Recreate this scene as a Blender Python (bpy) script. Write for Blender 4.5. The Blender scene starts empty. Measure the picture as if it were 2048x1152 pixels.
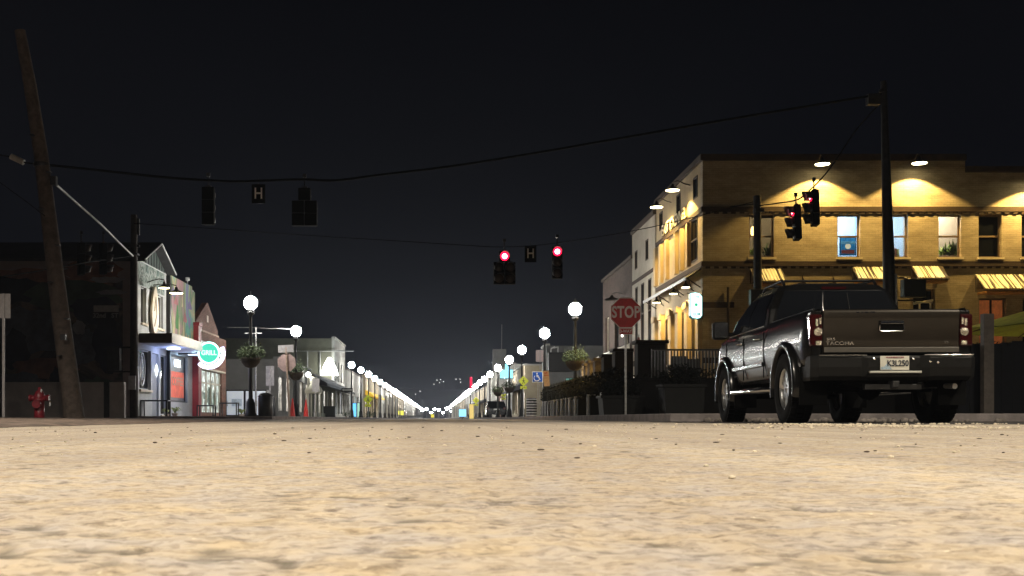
import bpy, math, random
import numpy as np
from mathutils import Vector, Matrix
R = math.radians
random.seed(7)
S = bpy.context.scene
COL = S.collection

# ------------------------------------------------------------------ camera
CAM_H = 0.06
cam_d = bpy.data.cameras.new('camera')
cam = bpy.data.objects.new('camera', cam_d); COL.objects.link(cam)
cam.location = (0, 0, CAM_H); cam.rotation_euler = (R(90), 0, 0)
cam_d.lens = 40.0; cam_d.sensor_width = 36.0
cam_d.shift_x = 0.0742; cam_d.shift_y = 0.1274
cam_d.clip_start = 0.02; cam_d.clip_end = 3000
cam_d.dof.use_dof = True; cam_d.dof.focus_distance = 20.0; cam_d.dof.aperture_fstop = 42
S.camera = cam

# ------------------------------------------------------------------ world (night sky)
W = bpy.data.worlds.new('World'); S.world = W; W.use_nodes = True
nt = W.node_tree; nt.nodes.clear()
wo = nt.nodes.new('ShaderNodeOutputWorld'); bg = nt.nodes.new('ShaderNodeBackground')
tc = nt.nodes.new('ShaderNodeTexCoord'); sp = nt.nodes.new('ShaderNodeSeparateXYZ')
rp = nt.nodes.new('ShaderNodeValToRGB')
rp.color_ramp.elements[0].position = 0.0; rp.color_ramp.elements[0].color = (0.0055, 0.0065, 0.0100, 1)
rp.color_ramp.elements[1].position = 0.42; rp.color_ramp.elements[1].color = (0.0003, 0.0004, 0.0012, 1)
e = rp.color_ramp.elements.new(0.10); e.color = (0.0020, 0.0024, 0.0044, 1)
e = rp.color_ramp.elements.new(0.22); e.color = (0.0009, 0.0011, 0.0024, 1)
nz = nt.nodes.new('ShaderNodeTexNoise'); nz.inputs['Scale'].default_value = 2.2; nz.inputs['Detail'].default_value = 4
mx = nt.nodes.new('ShaderNodeMath'); mx.operation = 'MULTIPLY_ADD'
mx.inputs[1].default_value = 0.9; mx.inputs[2].default_value = 0.55
nt.links.new(tc.outputs['Generated'], sp.inputs[0]); nt.links.new(sp.outputs['Z'], rp.inputs[0])
nt.links.new(tc.outputs['Generated'], nz.inputs['Vector']); nt.links.new(nz.outputs[0], mx.inputs[0])
nt.links.new(rp.outputs[0], bg.inputs[0]); nt.links.new(mx.outputs[0], bg.inputs[1])
nt.links.new(bg.outputs[0], wo.inputs[0])

S.view_settings.view_transform = 'Standard'; S.view_settings.look = 'None'
S.view_settings.exposure = 0.0; S.view_settings.gamma = 1.0
S.render.engine = 'CYCLES'
cy = S.cycles
cy.use_denoising = True
try: cy.denoiser = 'OPENIMAGEDENOISE'
except Exception: pass
cy.max_bounces = 6; cy.diffuse_bounces = 3; cy.glossy_bounces = 3; cy.transmission_bounces = 6
cy.transparent_max_bounces = 12; cy.volume_bounces = 0
cy.sample_clamp_indirect = 4.0; cy.caustics_reflective = False; cy.caustics_refractive = False
try: cy.use_light_tree = True
except Exception: pass

FAR_LIGHT = 300.0        # radiance of the street-lamp globes
ADDED_ROAD_LIGHT = 9000.0      # added unseen road lamps beside and behind the camera, lighting the foreground
HAZE = 0.00030

# ------------------------------------------------------------------ helpers
F = 2275.0
def P(px, py, Y):                       # a pixel of the 2048-wide photo and a distance -> metres
    return Vector(((px-872)*Y/F, Y, CAM_H+(837-py)*Y/F))

def tag(o, label=None, cat=None, group=None, kind=None):
    if label: o['label'] = label
    if cat: o['category'] = cat
    if group: o['group'] = group
    if kind: o['kind'] = kind
    return o

def empty(name, loc=(0,0,0), label=None, cat=None, group=None, rz=0):
    o = bpy.data.objects.new(name, None); COL.objects.link(o)
    o.location = loc; o.rotation_euler = (0,0,rz); o.empty_display_size = 0.2
    return tag(o, label, cat, group)

def copy_tree(o, parent=None):
    c = o.copy(); COL.objects.link(c); c.parent = parent
    for ch in list(o.children): copy_tree(ch, c)
    return c

class MB:
    def __init__(s): s.v=[]; s.f=[]; s.sm=[]
    def add(s, vs, fs, smooth=False, M=None):
        n=len(s.v)
        if M is not None: vs=[M@Vector(v) for v in vs]
        s.v+= [tuple(v) for v in vs]
        s.f+= [tuple(i+n for i in f) for f in fs]; s.sm += [smooth]*len(fs)
    def box(s, x0,x1,y0,y1,z0,z1, M=None):
        vs=[(x0,y0,z0),(x1,y0,z0),(x1,y1,z0),(x0,y1,z0),(x0,y0,z1),(x1,y0,z1),(x1,y1,z1),(x0,y1,z1)]
        s.add(vs,[(0,3,2,1),(4,5,6,7),(0,1,5,4),(1,2,6,5),(2,3,7,6),(3,0,4,7)],False,M)
    def cbox(s, c, d, M=None):
        s.box(c[0]-d[0]/2,c[0]+d[0]/2,c[1]-d[1]/2,c[1]+d[1]/2,c[2]-d[2]/2,c[2]+d[2]/2,M)
    def lathe(s, prof, seg=20, M=None, smooth=True, caps=True):
        vs=[];fs=[]
        for r,z in prof:
            for k in range(seg):
                a=2*math.pi*k/seg; vs.append((r*math.cos(a),r*math.sin(a),z))
        for i in range(len(prof)-1):
            for k in range(seg):
                k2=(k+1)%seg
                fs.append((i*seg+k,i*seg+k2,(i+1)*seg+k2,(i+1)*seg+k))
        s.add(vs,fs,smooth,M)
        if caps:
            n=len(prof)
            s.add(vs[:seg],[tuple(reversed(range(seg)))],False,M)
            s.add(vs[(n-1)*seg:],[tuple(range(seg))],False,M)
    def tube(s, pts, r, seg=8, smooth=True):
        pts=[Vector(p) for p in pts]
        if not hasattr(r,'__len__'): r=[r]*len(pts)
        vs=[];fs=[]
        for i,p in enumerate(pts):
            d=(pts[min(i+1,len(pts)-1)]-pts[max(i-1,0)]).normalized()
            a=Vector((0,0,1)) if abs(d.z)<0.9 else Vector((1,0,0))
            u=d.cross(a).normalized(); w=d.cross(u).normalized()
            for k in range(seg):
                t=2*math.pi*k/seg
                vs.append(p+(u*math.cos(t)+w*math.sin(t))*r[i])
        for i in range(len(pts)-1):
            for k in range(seg):
                k2=(k+1)%seg
                fs.append((i*seg+k,(i+1)*seg+k,(i+1)*seg+k2,i*seg+k2))
        s.add(vs,fs,smooth)
        s.add(vs[:seg],[tuple(range(seg))]); s.add(vs[-seg:],[tuple(reversed(range(seg)))])
    def prism(s, poly, axis, a0, a1, M=None, smooth=False):
        # poly in the two other axes; axis 0: (y,z), 1: (x,z), 2: (x,y)
        def mk(p,a):
            if axis==0: return (a,p[0],p[1])
            if axis==1: return (p[0],a,p[1])
            return (p[0],p[1],a)
        n=len(poly)
        vs=[mk(p,a0) for p in poly]+[mk(p,a1) for p in poly]
        fs=[(i,(i+1)%n,n+(i+1)%n,n+i) for i in range(n)]
        s.add(vs,fs,smooth,M)
        s.add(vs,[tuple(reversed(range(n))),tuple(range(n,2*n))],False,M)
    def sphere(s, c, r, seg=14, rings=8, sc=(1,1,1)):
        vs=[(0,0,1)];fs=[]
        for i in range(1,rings):
            t=math.pi*i/rings
            for k in range(seg):
                a=2*math.pi*k/seg; vs.append((math.sin(t)*math.cos(a),math.sin(t)*math.sin(a),math.cos(t)))
        vs.append((0,0,-1))
        for k in range(seg): fs.append((0,1+k,1+(k+1)%seg))
        for i in range(rings-2):
            for k in range(seg):
                a=1+i*seg; fs.append((a+k,a+seg+k,a+seg+(k+1)%seg,a+(k+1)%seg))
        a=1+(rings-2)*seg
        for k in range(seg): fs.append((a+k,len(vs)-1,a+(k+1)%seg))
        vs=[(c[0]+v[0]*r*sc[0],c[1]+v[1]*r*sc[1],c[2]+v[2]*r*sc[2]) for v in vs]
        s.add(vs,fs,True)
    def leaves(s, n, cen, rad, size, seed=0, zmin=-9, shell=0.0):
        rn=random.Random(seed)
        for _ in range(n):
            while True:
                p=Vector((rn.uniform(-1,1),rn.uniform(-1,1),rn.uniform(-1,1)))
                if shell<p.length<1: break
            q=Vector((cen[0]+p.x*rad[0],cen[1]+p.y*rad[1],cen[2]+p.z*rad[2]))
            if q.z<zmin: continue
            u=Vector((rn.gauss(0,1),rn.gauss(0,1),rn.gauss(0,1))).normalized()
            w=u.orthogonal().normalized(); sz=size*rn.uniform(.6,1.4)
            s.add([q-u*sz,q+w*sz*.4,q+u*sz,q-w*sz*.4],[(0,1,2,3)])
    def wall(s, o, u, L, H, ops, t, n):
        """wall in the plane o + a*u + b*z, a in 0..L, b in 0..H, with rectangular openings (a0,a1,b0,b1);
        thickness t away from the outward normal n"""
        o=Vector(o);u=Vector(u);n=Vector(n);z=Vector((0,0,1))
        us=sorted({0,L}|{q for op in ops for q in op[:2] if 0<q<L})
        vs_=sorted({0,H}|{q for op in ops for q in op[2:4] if 0<q<H})
        def solid(i,j):
            if i<0 or j<0 or i>=len(us)-1 or j>=len(vs_)-1: return False
            a=(us[i]+us[i+1])/2;b=(vs_[j]+vs_[j+1])/2
            return not any(op[0]<a<op[1] and op[2]<b<op[3] for op in ops)
        flip = u.cross(z).dot(n)<0
        def q(pts):
            s.add(pts,[(0,1,2,3) if not flip else (3,2,1,0)])
        for i in range(len(us)-1):
            for j in range(len(vs_)-1):
                if not solid(i,j): continue
                a0,a1,b0,b1=us[i],us[i+1],vs_[j],vs_[j+1]
                A=o+u*a0+z*b0;B=o+u*a1+z*b0;C=o+u*a1+z*b1;D=o+u*a0+z*b1;m=-n*t
                q([A,B,C,D]); q([D+m,C+m,B+m,A+m])
                if not solid(i-1,j): q([A+m,A,D,D+m])
                if not solid(i+1,j): q([B,B+m,C+m,C])
                if not solid(i,j-1): q([A+m,B+m,B,A])
                if not solid(i,j+1): q([D,C,C+m,D+m])
    def build(s, name, mat, parent=None, loc=None, bevel=0):
        me=bpy.data.meshes.new(name); me.from_pydata(s.v,[],s.f)
        me.polygons.foreach_set('use_smooth', s.sm)
        me.materials.append(mat); me.update()
        o=bpy.data.objects.new(name,me); COL.objects.link(o)
        if parent: o.parent=parent
        if loc: o.location=loc
        if bevel:
            b=o.modifiers.new('bevel','BEVEL'); b.width=bevel; b.segments=2; b.limit_method='ANGLE'; b.angle_limit=R(40)
        return o

# ------------------------------------------------------------------ materials
def mat(name, col, rough=.7, metal=0, var=.0, vscale=3, bump=0, bscale=60, emit=None, es=0, coat=0, spec=.5, col2=None):
    m=bpy.data.materials.new(name); m.use_nodes=True; t=m.node_tree; b=t.nodes['Principled BSDF']
    b.inputs['Base Color'].default_value=(*col,1); b.inputs['Roughness'].default_value=rough
    b.inputs['Metallic'].default_value=metal; b.inputs['Specular IOR Level'].default_value=spec
    b.inputs['Coat Weight'].default_value=coat
    tcn=t.nodes.new('ShaderNodeTexCoord')
    if var or col2:
        n=t.nodes.new('ShaderNodeTexNoise'); n.inputs['Scale'].default_value=vscale; n.inputs['Detail'].default_value=6; n.inputs['Roughness'].default_value=.65
        r=t.nodes.new('ShaderNodeValToRGB')
        c2=col2 or tuple(c*(1-var) for c in col); c1=col if col2 else tuple(min(1,c*(1+var)) for c in col)
        r.color_ramp.elements[0].position=.36; r.color_ramp.elements[0].color=(*c2,1)
        r.color_ramp.elements[1].position=.64; r.color_ramp.elements[1].color=(*c1,1)
        t.links.new(tcn.outputs['Object'],n.inputs['Vector']); t.links.new(n.outputs[0],r.inputs[0]); t.links.new(r.outputs[0],b.inputs['Base Color'])
        m2=t.nodes.new('ShaderNodeMath'); m2.operation='MULTIPLY_ADD'; m2.inputs[1].default_value=.25; m2.inputs[2].default_value=rough-.12
        t.links.new(n.outputs[0],m2.inputs[0]); t.links.new(m2.outputs[0],b.inputs['Roughness'])
    if bump:
        n=t.nodes.new('ShaderNodeTexNoise'); n.inputs['Scale'].default_value=bscale; n.inputs['Detail'].default_value=4
        bp=t.nodes.new('ShaderNodeBump'); bp.inputs['Strength'].default_value=bump; bp.inputs['Distance'].default_value=.01
        t.links.new(tcn.outputs['Object'],n.inputs['Vector']); t.links.new(n.outputs[0],bp.inputs['Height']); t.links.new(bp.outputs[0],b.inputs['Normal'])
    if emit:
        b.inputs['Emission Color'].default_value=(*emit,1); b.inputs['Emission Strength'].default_value=es
    return m

def brick_mat(name, c1, c2, mortar, bw=.22, bh=.075, bump=.6, patch=None):
    m=mat(name,c1,.85); t=m.node_tree; b=t.nodes['Principled BSDF']
    g=t.nodes.new('ShaderNodeNewGeometry'); s=t.nodes.new('ShaderNodeSeparateXYZ'); a=t.nodes.new('ShaderNodeMath'); a.operation='ADD'
    c=t.nodes.new('ShaderNodeCombineXYZ')
    t.links.new(g.outputs['Position'],s.inputs[0]); t.links.new(s.outputs[0],a.inputs[0]); t.links.new(s.outputs[1],a.inputs[1])
    t.links.new(a.outputs[0],c.inputs[0]); t.links.new(s.outputs[2],c.inputs[1])
    k=t.nodes.new('ShaderNodeTexBrick'); k.inputs['Scale'].default_value=1; k.inputs['Brick Width'].default_value=bw; k.inputs['Row Height'].default_value=bh
    k.inputs['Mortar Size'].default_value=.008; k.inputs['Mortar Smooth'].default_value=.3
    k.inputs['Color1'].default_value=(*c1,1); k.inputs['Color2'].default_value=(*c2,1); k.inputs['Mortar'].default_value=(*mortar,1)
    t.links.new(c.outputs[0],k.inputs['Vector'])
    n=t.nodes.new('ShaderNodeTexNoise'); n.inputs['Scale'].default_value=1.1; n.inputs['Detail'].default_value=7; n.inputs['Roughness'].default_value=.7
    mp=t.nodes.new('ShaderNodeMapping'); mp.inputs['Scale'].default_value=(1,1,3.2)
    t.links.new(g.outputs['Position'],mp.inputs[0]); t.links.new(mp.outputs[0],n.inputs['Vector'])
    r=t.nodes.new('ShaderNodeValToRGB'); r.color_ramp.elements[0].position=.35; r.color_ramp.elements[0].color=(.62,.60,.56,1); r.color_ramp.elements[1].position=.6; r.color_ramp.elements[1].color=(1,1,1,1)
    mm=t.nodes.new('ShaderNodeMix'); mm.data_type='RGBA'; mm.blend_type='MULTIPLY'; mm.inputs[0].default_value=1
    t.links.new(n.outputs[0],r.inputs[0]); t.links.new(k.outputs['Color'],mm.inputs[6]); t.links.new(r.outputs[0],mm.inputs[7]); t.links.new(mm.outputs[2],b.inputs['Base Color'])
    bp=t.nodes.new('ShaderNodeBump'); bp.inputs['Strength'].default_value=bump; bp.inputs['Distance'].default_value=.012; bp.invert=True
    ad=t.nodes.new('ShaderNodeMath'); ad.operation='MULTIPLY_ADD'; ad.inputs[1].default_value=-.7
    n2=t.nodes.new('ShaderNodeTexNoise'); n2.inputs['Scale'].default_value=14; n2.inputs['Detail'].default_value=5
    t.links.new(g.outputs['Position'],n2.inputs['Vector'])
    t.links.new(n2.outputs[0],ad.inputs[0]); t.links.new(k.outputs['Fac'],ad.inputs[2]); t.links.new(ad.outputs[0],bp.inputs['Height']); t.links.new(bp.outputs[0],b.inputs['Normal'])
    return m

def emis(name, col, st):
    m=bpy.data.materials.new(name); m.use_nodes=True; t=m.node_tree; t.nodes.clear()
    o=t.nodes.new('ShaderNodeOutputMaterial'); e=t.nodes.new('ShaderNodeEmission')
    e.inputs[0].default_value=(*col,1); e.inputs[1].default_value=st; t.links.new(e.outputs[0],o.inputs[0]); return m

def glass_mat(name, tint=(.8,.85,.85), refl=.12):
    m=bpy.data.materials.new(name); m.use_nodes=True; t=m.node_tree; t.nodes.clear()
    o=t.nodes.new('ShaderNodeOutputMaterial'); mixs=t.nodes.new('ShaderNodeMixShader'); tr=t.nodes.new('ShaderNodeBsdfTransparent'); gl=t.nodes.new('ShaderNodeBsdfGlossy')
    lw=t.nodes.new('ShaderNodeLayerWeight'); lw.inputs[0].default_value=.3
    mu=t.nodes.new('ShaderNodeMath'); mu.operation='MULTIPLY_ADD'; mu.inputs[1].default_value=.5; mu.inputs[2].default_value=refl
    tr.inputs[0].default_value=(*tint,1); gl.inputs['Roughness'].default_value=.03
    t.links.new(lw.outputs['Fresnel'],mu.inputs[0]); t.links.new(mu.outputs[0],mixs.inputs[0]); t.links.new(tr.outputs[0],mixs.inputs[1]); t.links.new(gl.outputs[0],mixs.inputs[2]); t.links.new(mixs.outputs[0],o.inputs[0])
    return m

M = {}
M['blackmetal']=mat('black_metal',(.012,.012,.013),.42,0,.3,8)
M['darkmetal']=mat('dark_metal',(.03,.03,.032),.5,.3,.3,6)
M['steel']=mat('galvanised_steel',(.42,.42,.42),.45,.7,.25,14)
M['signback']=mat('sign_back',(.42,.40,.40),.55,.1,.15,9)
M['white']=mat('white_paint',(.75,.75,.74),.5,0,.08,5)
M['wood']=mat('pole_wood',(.11,.085,.07),.9,0,.35,6,.8,40)
M['darkwood']=mat('dark_pole_wood',(.035,.028,.024),.9,0,.35,6,.8,40)
M['rubber']=mat('rubber',(.005,.005,.005),.9,0,.3,30,.3,90,spec=.15)
M['cable']=mat('cable_black',(.0025,.0025,.003),.9,spec=.1)
M['cablegrey']=mat('cable_grey',(.5,.5,.48),.6,0,.2,4)
M['glass']=glass_mat('window_glass')
M['darkglass']=mat('dark_window_glass',(.006,.007,.009),.06,0,spec=.6)
M['concrete']=mat('concrete',(.33,.32,.31),.9,0,.25,1.7,.4,30)
M['kerb']=mat('kerb_concrete',(.22,.19,.185),.9,0,.25,3,.5,40)
M['globe']=emis('lamp_globe_light',(1,.97,.90),FAR_LIGHT)
M['globef']=emis('far_lamp_light',(1,.98,.93),FAR_LIGHT*.6)
M['globem']=emis('mid_lamp_light',(1,.98,.92),FAR_LIGHT*.65)
M['globec']=emis('lamp_globe_cool_light',(.80,.95,1.0),FAR_LIGHT*.45)
M['red_lens']=emis('red_signal_light',(1,.004,.030),7)
M['red_core']=emis('red_signal_core',(1,.45,.45),9)
M['lens_off']=mat('signal_lens_dark',(.05,.03,.02),.3)

def text(body, size, mtl, parent, loc, rot=(R(90),0,0), name='lettering', extrude=.003, bold=0, sx=1.0, space=1.0):
    c=bpy.data.curves.new('txt','FONT'); c.body=body; c.size=size; c.extrude=extrude; c.offset=bold
    c.align_x='CENTER'; c.align_y='CENTER'; c.space_character=space; c.resolution_u=4
    t=bpy.data.objects.new('txt',c); COL.objects.link(t)
    dg=bpy.context.evaluated_depsgraph_get(); dg.update()
    me=bpy.data.meshes.new_from_object(t.evaluated_get(dg)); COL.objects.unlink(t); bpy.data.objects.remove(t); bpy.data.curves.remove(c)
    me.materials.clear(); me.materials.append(mtl); me.name=name
    o=bpy.data.objects.new(name,me); COL.objects.link(o); o.parent=parent; o.location=loc; o.rotation_euler=rot; o.scale=(sx,1,1)
    return o

def add_light(name, typ, loc, energy, color, parent=None, **kw):
    l=bpy.data.lights.new(name,typ); l.energy=energy; l.color=color
    for k,v in kw.items(): setattr(l,k,v)
    o=bpy.data.objects.new(name,l); COL.objects.link(o); o.location=loc
    if parent: o.parent=parent
    return o

# ------------------------------------------------------------------ ground
def vnoise(x,y,scale,seed):
    rng=np.random.RandomState(seed); T=rng.rand(512,512).astype(np.float32)
    X=x/scale;Y=y/scale;xi=np.floor(X).astype(int);yi=np.floor(Y).astype(int);fx=X-xi;fy=Y-yi
    fx=fx*fx*(3-2*fx);fy=fy*fy*(3-2*fy)
    g=lambda a,b:T[a%512,b%512]
    return (g(xi,yi)*(1-fx)+g(xi+1,yi)*fx)*(1-fy)+(g(xi,yi+1)*(1-fx)+g(xi+1,yi+1)*fx)*fy-.5

def axis_samples():
    xs=[0.0]; 
    while xs[-1]<400:
        x=xs[-1]; xs.append(x+(.0028 if x<.42 else .0028+(x-.42)*.006 if x<1.9 else .0117+(x-1.9)*.12))
    xs=np.array(sorted({-v for v in xs}|set(xs)))
    ys=[.2]
    while ys[-1]<1100:
        y=ys[-1]; ys.append(y+(max(.0024,y*.0055) if y<3.5 else max(.02,(y-3.3)*.05)))
    back=[.2-.05*1.5**k for k in range(0,17)]; back=[b for b in back if b>-50]+[-50]
    return xs,np.array(sorted(set(ys)|set(back)))
xs,ys=axis_samples()
GX,GY=np.meshgrid(xs,ys)
dx=np.gradient(xs);dy=np.gradient(ys)
sp_=np.maximum(*np.meshgrid(dx,dy))
Z=np.zeros_like(GX)
for sc,am,sd in ((.09,.0020,1),(.040,.0020,2),(.018,.0024,3),(.009,.0018,4)):
    fade=np.clip(1.6-sp_/(sc*.45),0,1)
    Z+=vnoise(GX+GY*.13,GY-GX*.07,sc,sd)*am*fade
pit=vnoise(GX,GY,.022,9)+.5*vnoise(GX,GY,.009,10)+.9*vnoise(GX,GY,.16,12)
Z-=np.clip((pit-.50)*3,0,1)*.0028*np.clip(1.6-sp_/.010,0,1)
Z+=vnoise(GX,GY,1.3,21)*.004*np.clip(GY/4,0,1)*(GY<14)
Z[np.abs(GX)>60]=0
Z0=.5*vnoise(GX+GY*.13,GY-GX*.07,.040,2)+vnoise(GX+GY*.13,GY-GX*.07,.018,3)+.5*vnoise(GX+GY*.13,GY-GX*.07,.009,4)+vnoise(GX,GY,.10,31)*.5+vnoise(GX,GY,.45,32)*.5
PIT_SHADE=np.clip((-Z0-.44)*3.6,0,1)*.9+np.clip((pit-.50)*3,0,1)  # shade of pits and hollows, painted into the road colour
PIT_SHADE=np.clip(PIT_SHADE*np.clip(1.6-sp_/.02,0,1),0,1)
nx,ny=len(xs),len(ys)
me=bpy.data.meshes.new('road')
co=np.stack([GX,GY,Z],-1).reshape(-1,3).astype(np.float32)
me.vertices.add(nx*ny); me.vertices.foreach_set('co',co.ravel())
i=np.arange((ny-1)*(nx-1)); r_=i//(nx-1); c_=i%(nx-1); a=r_*nx+c_
q=np.stack([a,a+1,a+nx+1,a+nx],-1).astype(np.int32)
me.loops.add(q.size); me.loops.foreach_set('vertex_index',q.ravel())
me.polygons.add(len(q)); me.polygons.foreach_set('loop_start',np.arange(0,q.size,4,dtype=np.int32)); me.polygons.foreach_set('loop_total',np.full(len(q),4,np.int32))
me.update(calc_edges=True); me.polygons.foreach_set('use_smooth',np.ones(len(q),bool))
road=bpy.data.objects.new('road',me); COL.objects.link(road); tag(road,kind='structure')
def road_mat():
    m=bpy.data.materials.new('road_surface'); m.use_nodes=True; t=m.node_tree; b=t.nodes['Principled BSDF']; N=t.nodes.new; L=t.links.new
    tcn=N('ShaderNodeTexCoord')
    def noise(s,d=5,r=.6):
        n=N('ShaderNodeTexNoise'); n.inputs['Scale'].default_value=s; n.inputs['Detail'].default_value=d; n.inputs['Roughness'].default_value=r; L(tcn.outputs['Object'],n.inputs['Vector']); return n
    def ramp(n,p0,c0,p1,c1):
        r=N('ShaderNodeValToRGB'); r.color_ramp.elements[0].position=p0; r.color_ramp.elements[0].color=(*c0,1); r.color_ramp.elements[1].position=p1; r.color_ramp.elements[1].color=(*c1,1); L(n.outputs[0],r.inputs[0]); return r
    def mix(a,b_,fac=1,mode='MULTIPLY'):
        x=N('ShaderNodeMix'); x.data_type='RGBA'; x.blend_type=mode
        if isinstance(fac,(int,float)): x.inputs[0].default_value=fac
        else: L(fac,x.inputs[0])
        L(a,x.inputs[6]); L(b_,x.inputs[7]); return x.outputs[2]
    base=ramp(noise(15,4),.35,(.52,.465,.41),.65,(.585,.475,.325))
    blot=ramp(noise(2.6,5),.35,(.86,.86,.89),.65,(1,1,1))
    c=mix(base.outputs[0],blot.outputs[0])
    sp1=ramp(noise(55,5,.75),.36,(.42,.40,.40),.47,(1,1,1)); c=mix(c,sp1.outputs[0],.75)
    sp2=ramp(noise(38,4,.7),.34,(.45,.42,.40),.43,(1,1,1)); c=mix(c,sp2.outputs[0],.7)
    vc=N('ShaderNodeTexVoronoi'); vc.inputs['Scale'].default_value=170; L(tcn.outputs['Object'],vc.inputs['Vector'])
    vs_=N('ShaderNodeSeparateColor'); L(vc.outputs['Color'],vs_.inputs[0]); vr=N('ShaderNodeValToRGB'); vr.color_ramp.elements[0].color=(.62,.60,.58,1); vr.color_ramp.elements[1].color=(1,1,1,1); vr.color_ramp.elements[0].position=.05; vr.color_ramp.elements[1].position=.55
    L(vs_.outputs[0],vr.inputs[0]); c=mix(c,vr.outputs[0],.65)
    tm_=N('ShaderNodeMapping'); tm_.inputs['Scale'].default_value=(3.2,.10,1); L(tcn.outputs['Object'],tm_.inputs[0]); tn_=N('ShaderNodeTexNoise'); tn_.inputs['Scale'].default_value=1; tn_.inputs['Detail'].default_value=3; L(tm_.outputs[0],tn_.inputs['Vector'])
    trk=ramp(tn_,.38,(.80,.79,.80),.62,(1,1,1)); c=mix(c,trk.outputs[0],1)
    v=N('ShaderNodeTexVoronoi'); v.inputs['Scale'].default_value=110; L(tcn.outputs['Object'],v.inputs['Vector'])
    gr=N('ShaderNodeValToRGB'); gr.color_ramp.elements[0].position=.08; gr.color_ramp.elements[0].color=(1,1,1,1); gr.color_ramp.elements[1].position=.2; gr.color_ramp.elements[1].color=(0,0,0,1)
    L(v.outputs['Distance'],gr.inputs[0])
    n3=noise(40,2); st=ramp(n3,.58,(0,0,0),.64,(1,1,1))
    f=mix(gr.outputs[0],st.outputs[0],1)
    li=N('ShaderNodeRGB'); li.outputs[0].default_value=(.72,.64,.48,1)
    c=mix(c,li.outputs[0],f,'MIX')
    an=N('ShaderNodeAttribute'); an.attribute_name='dirt_and_pit_shade'; dk=N('ShaderNodeRGB'); dk.outputs[0].default_value=(.10,.085,.065,1)  # dark tone mixed in where the pits would be shaded
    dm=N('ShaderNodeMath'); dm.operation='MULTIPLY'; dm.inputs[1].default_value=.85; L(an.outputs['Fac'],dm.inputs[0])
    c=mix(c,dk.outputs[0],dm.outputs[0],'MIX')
    L(c,b.inputs['Base Color']); b.inputs['Roughness'].default_value=.85; b.inputs['Specular IOR Level'].default_value=.25
    bp=N('ShaderNodeBump'); bp.inputs['Strength'].default_value=1.0; bp.inputs['Distance'].default_value=.0026
    nn=noise(140,5,.7); L(nn.outputs[0],bp.inputs['Height']); 
    bp2=N('ShaderNodeBump'); bp2.inputs['Strength'].default_value=.35; bp2.inputs['Distance'].default_value=.008
    nn2=noise(22,5,.65); L(nn2.outputs[0],bp2.inputs['Height']); L(bp.outputs[0],bp2.inputs['Normal']); L(bp2.outputs[0],b.inputs['Normal'])
    return m
at=me.attributes.new('dirt_and_pit_shade','FLOAT','POINT'); at.data.foreach_set('value',PIT_SHADE.astype(np.float32).ravel())
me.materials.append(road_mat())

M['asphalt']=mat('dark_asphalt',(.045,.040,.038),.95,0,.35,8,.6,120)
M['dirt_and_pit_shade']=mat('verge_dirt',(.12,.085,.065),.95,0,.5,5,1,40)
# right parking strip, dark asphalt
m=MB(); m.box(3.75,40,11.2,20.0,-.05,.008); tag(m.build('parking_strip',M['asphalt']),kind='structure')
# left dirt verge: an uneven sheet
def sheet(name, x0f, x1, y0, y1, nx_, ny_, zf, mtl):
    m=MB(); vs=[];fs=[]
    for j in range(ny_+1):
        y=y0+(y1-y0)*j/ny_; x0=x0f(y)
        for i_ in range(nx_+1):
            x=x0+(x1-x0)*(i_/nx_)**1.6
            vs.append((x,y,zf(x,y,i_/nx_)))
    for j in range(ny_):
        for i_ in range(nx_):
            a=j*(nx_+1)+i_; fs.append((a,a+nx_+1,a+nx_+2,a+1))
    m.add(vs,fs,True); return tag(m.build(name,mtl),kind='structure')
rn=random.Random(3)
sheet('dirt_verge',lambda y:-2.72-(y-7)*.085+.06*math.sin(y*3), -40,7.2,41.5,34,120,
      lambda x,y,t:(.004 if t==0 else min(.085,.012+.05*t*4)+rn.uniform(-.012,.014)),M['dirt_and_pit_shade'])
# pavements with kerbs
def slab(name, x0,x1,y0,y1,h, mtl, k=.15, sides=''):
    m=MB(); m.box(x0,x1,y0,y1,-.05,h); tag(m.build(name,mtl,bevel=.015),kind='structure')
slab('sidewalk',4.15,60,19.6,620,.13,M['concrete'])
slab('sidewalk',-60,-6.1,41.5,620,.13,M['concrete'])
def kerb(x0,x1,y0,y1): m=MB(); m.box(x0,x1,y0,y1,-.05,.145); tag(m.build('kerb',M['kerb'],bevel=.02),kind='structure')
kerb(4.0,60,19.45,19.6-.003); kerb(4.0,4.15-.003,19.6,620); kerb(-6.1+.003,-5.95,41.5,620); kerb(-60,-5.95,41.35,41.5-.003)
# far hills
m=MB(); vs=[];fs=[]
rn=random.Random(11); n=60
for i_ in range(n+1):
    x=-380+760*i_/n; h=30+3*math.sin(i_*.17)+1.5*math.sin(i_*.5+1)+rn.uniform(-.6,.6)
    vs+=[(x,820,0.0),(x,900,h*.6),(x,1050,h)]
for i_ in range(n):
    a=i_*3; fs+=[(a,a+3,a+4,a+1),(a+1,a+4,a+5,a+2)]
m.add(vs,fs,True); tag(m.build('hills',mat('hill_scrub',(.012,.014,.012),1,0,.4,.05)),kind='structure')

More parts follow.
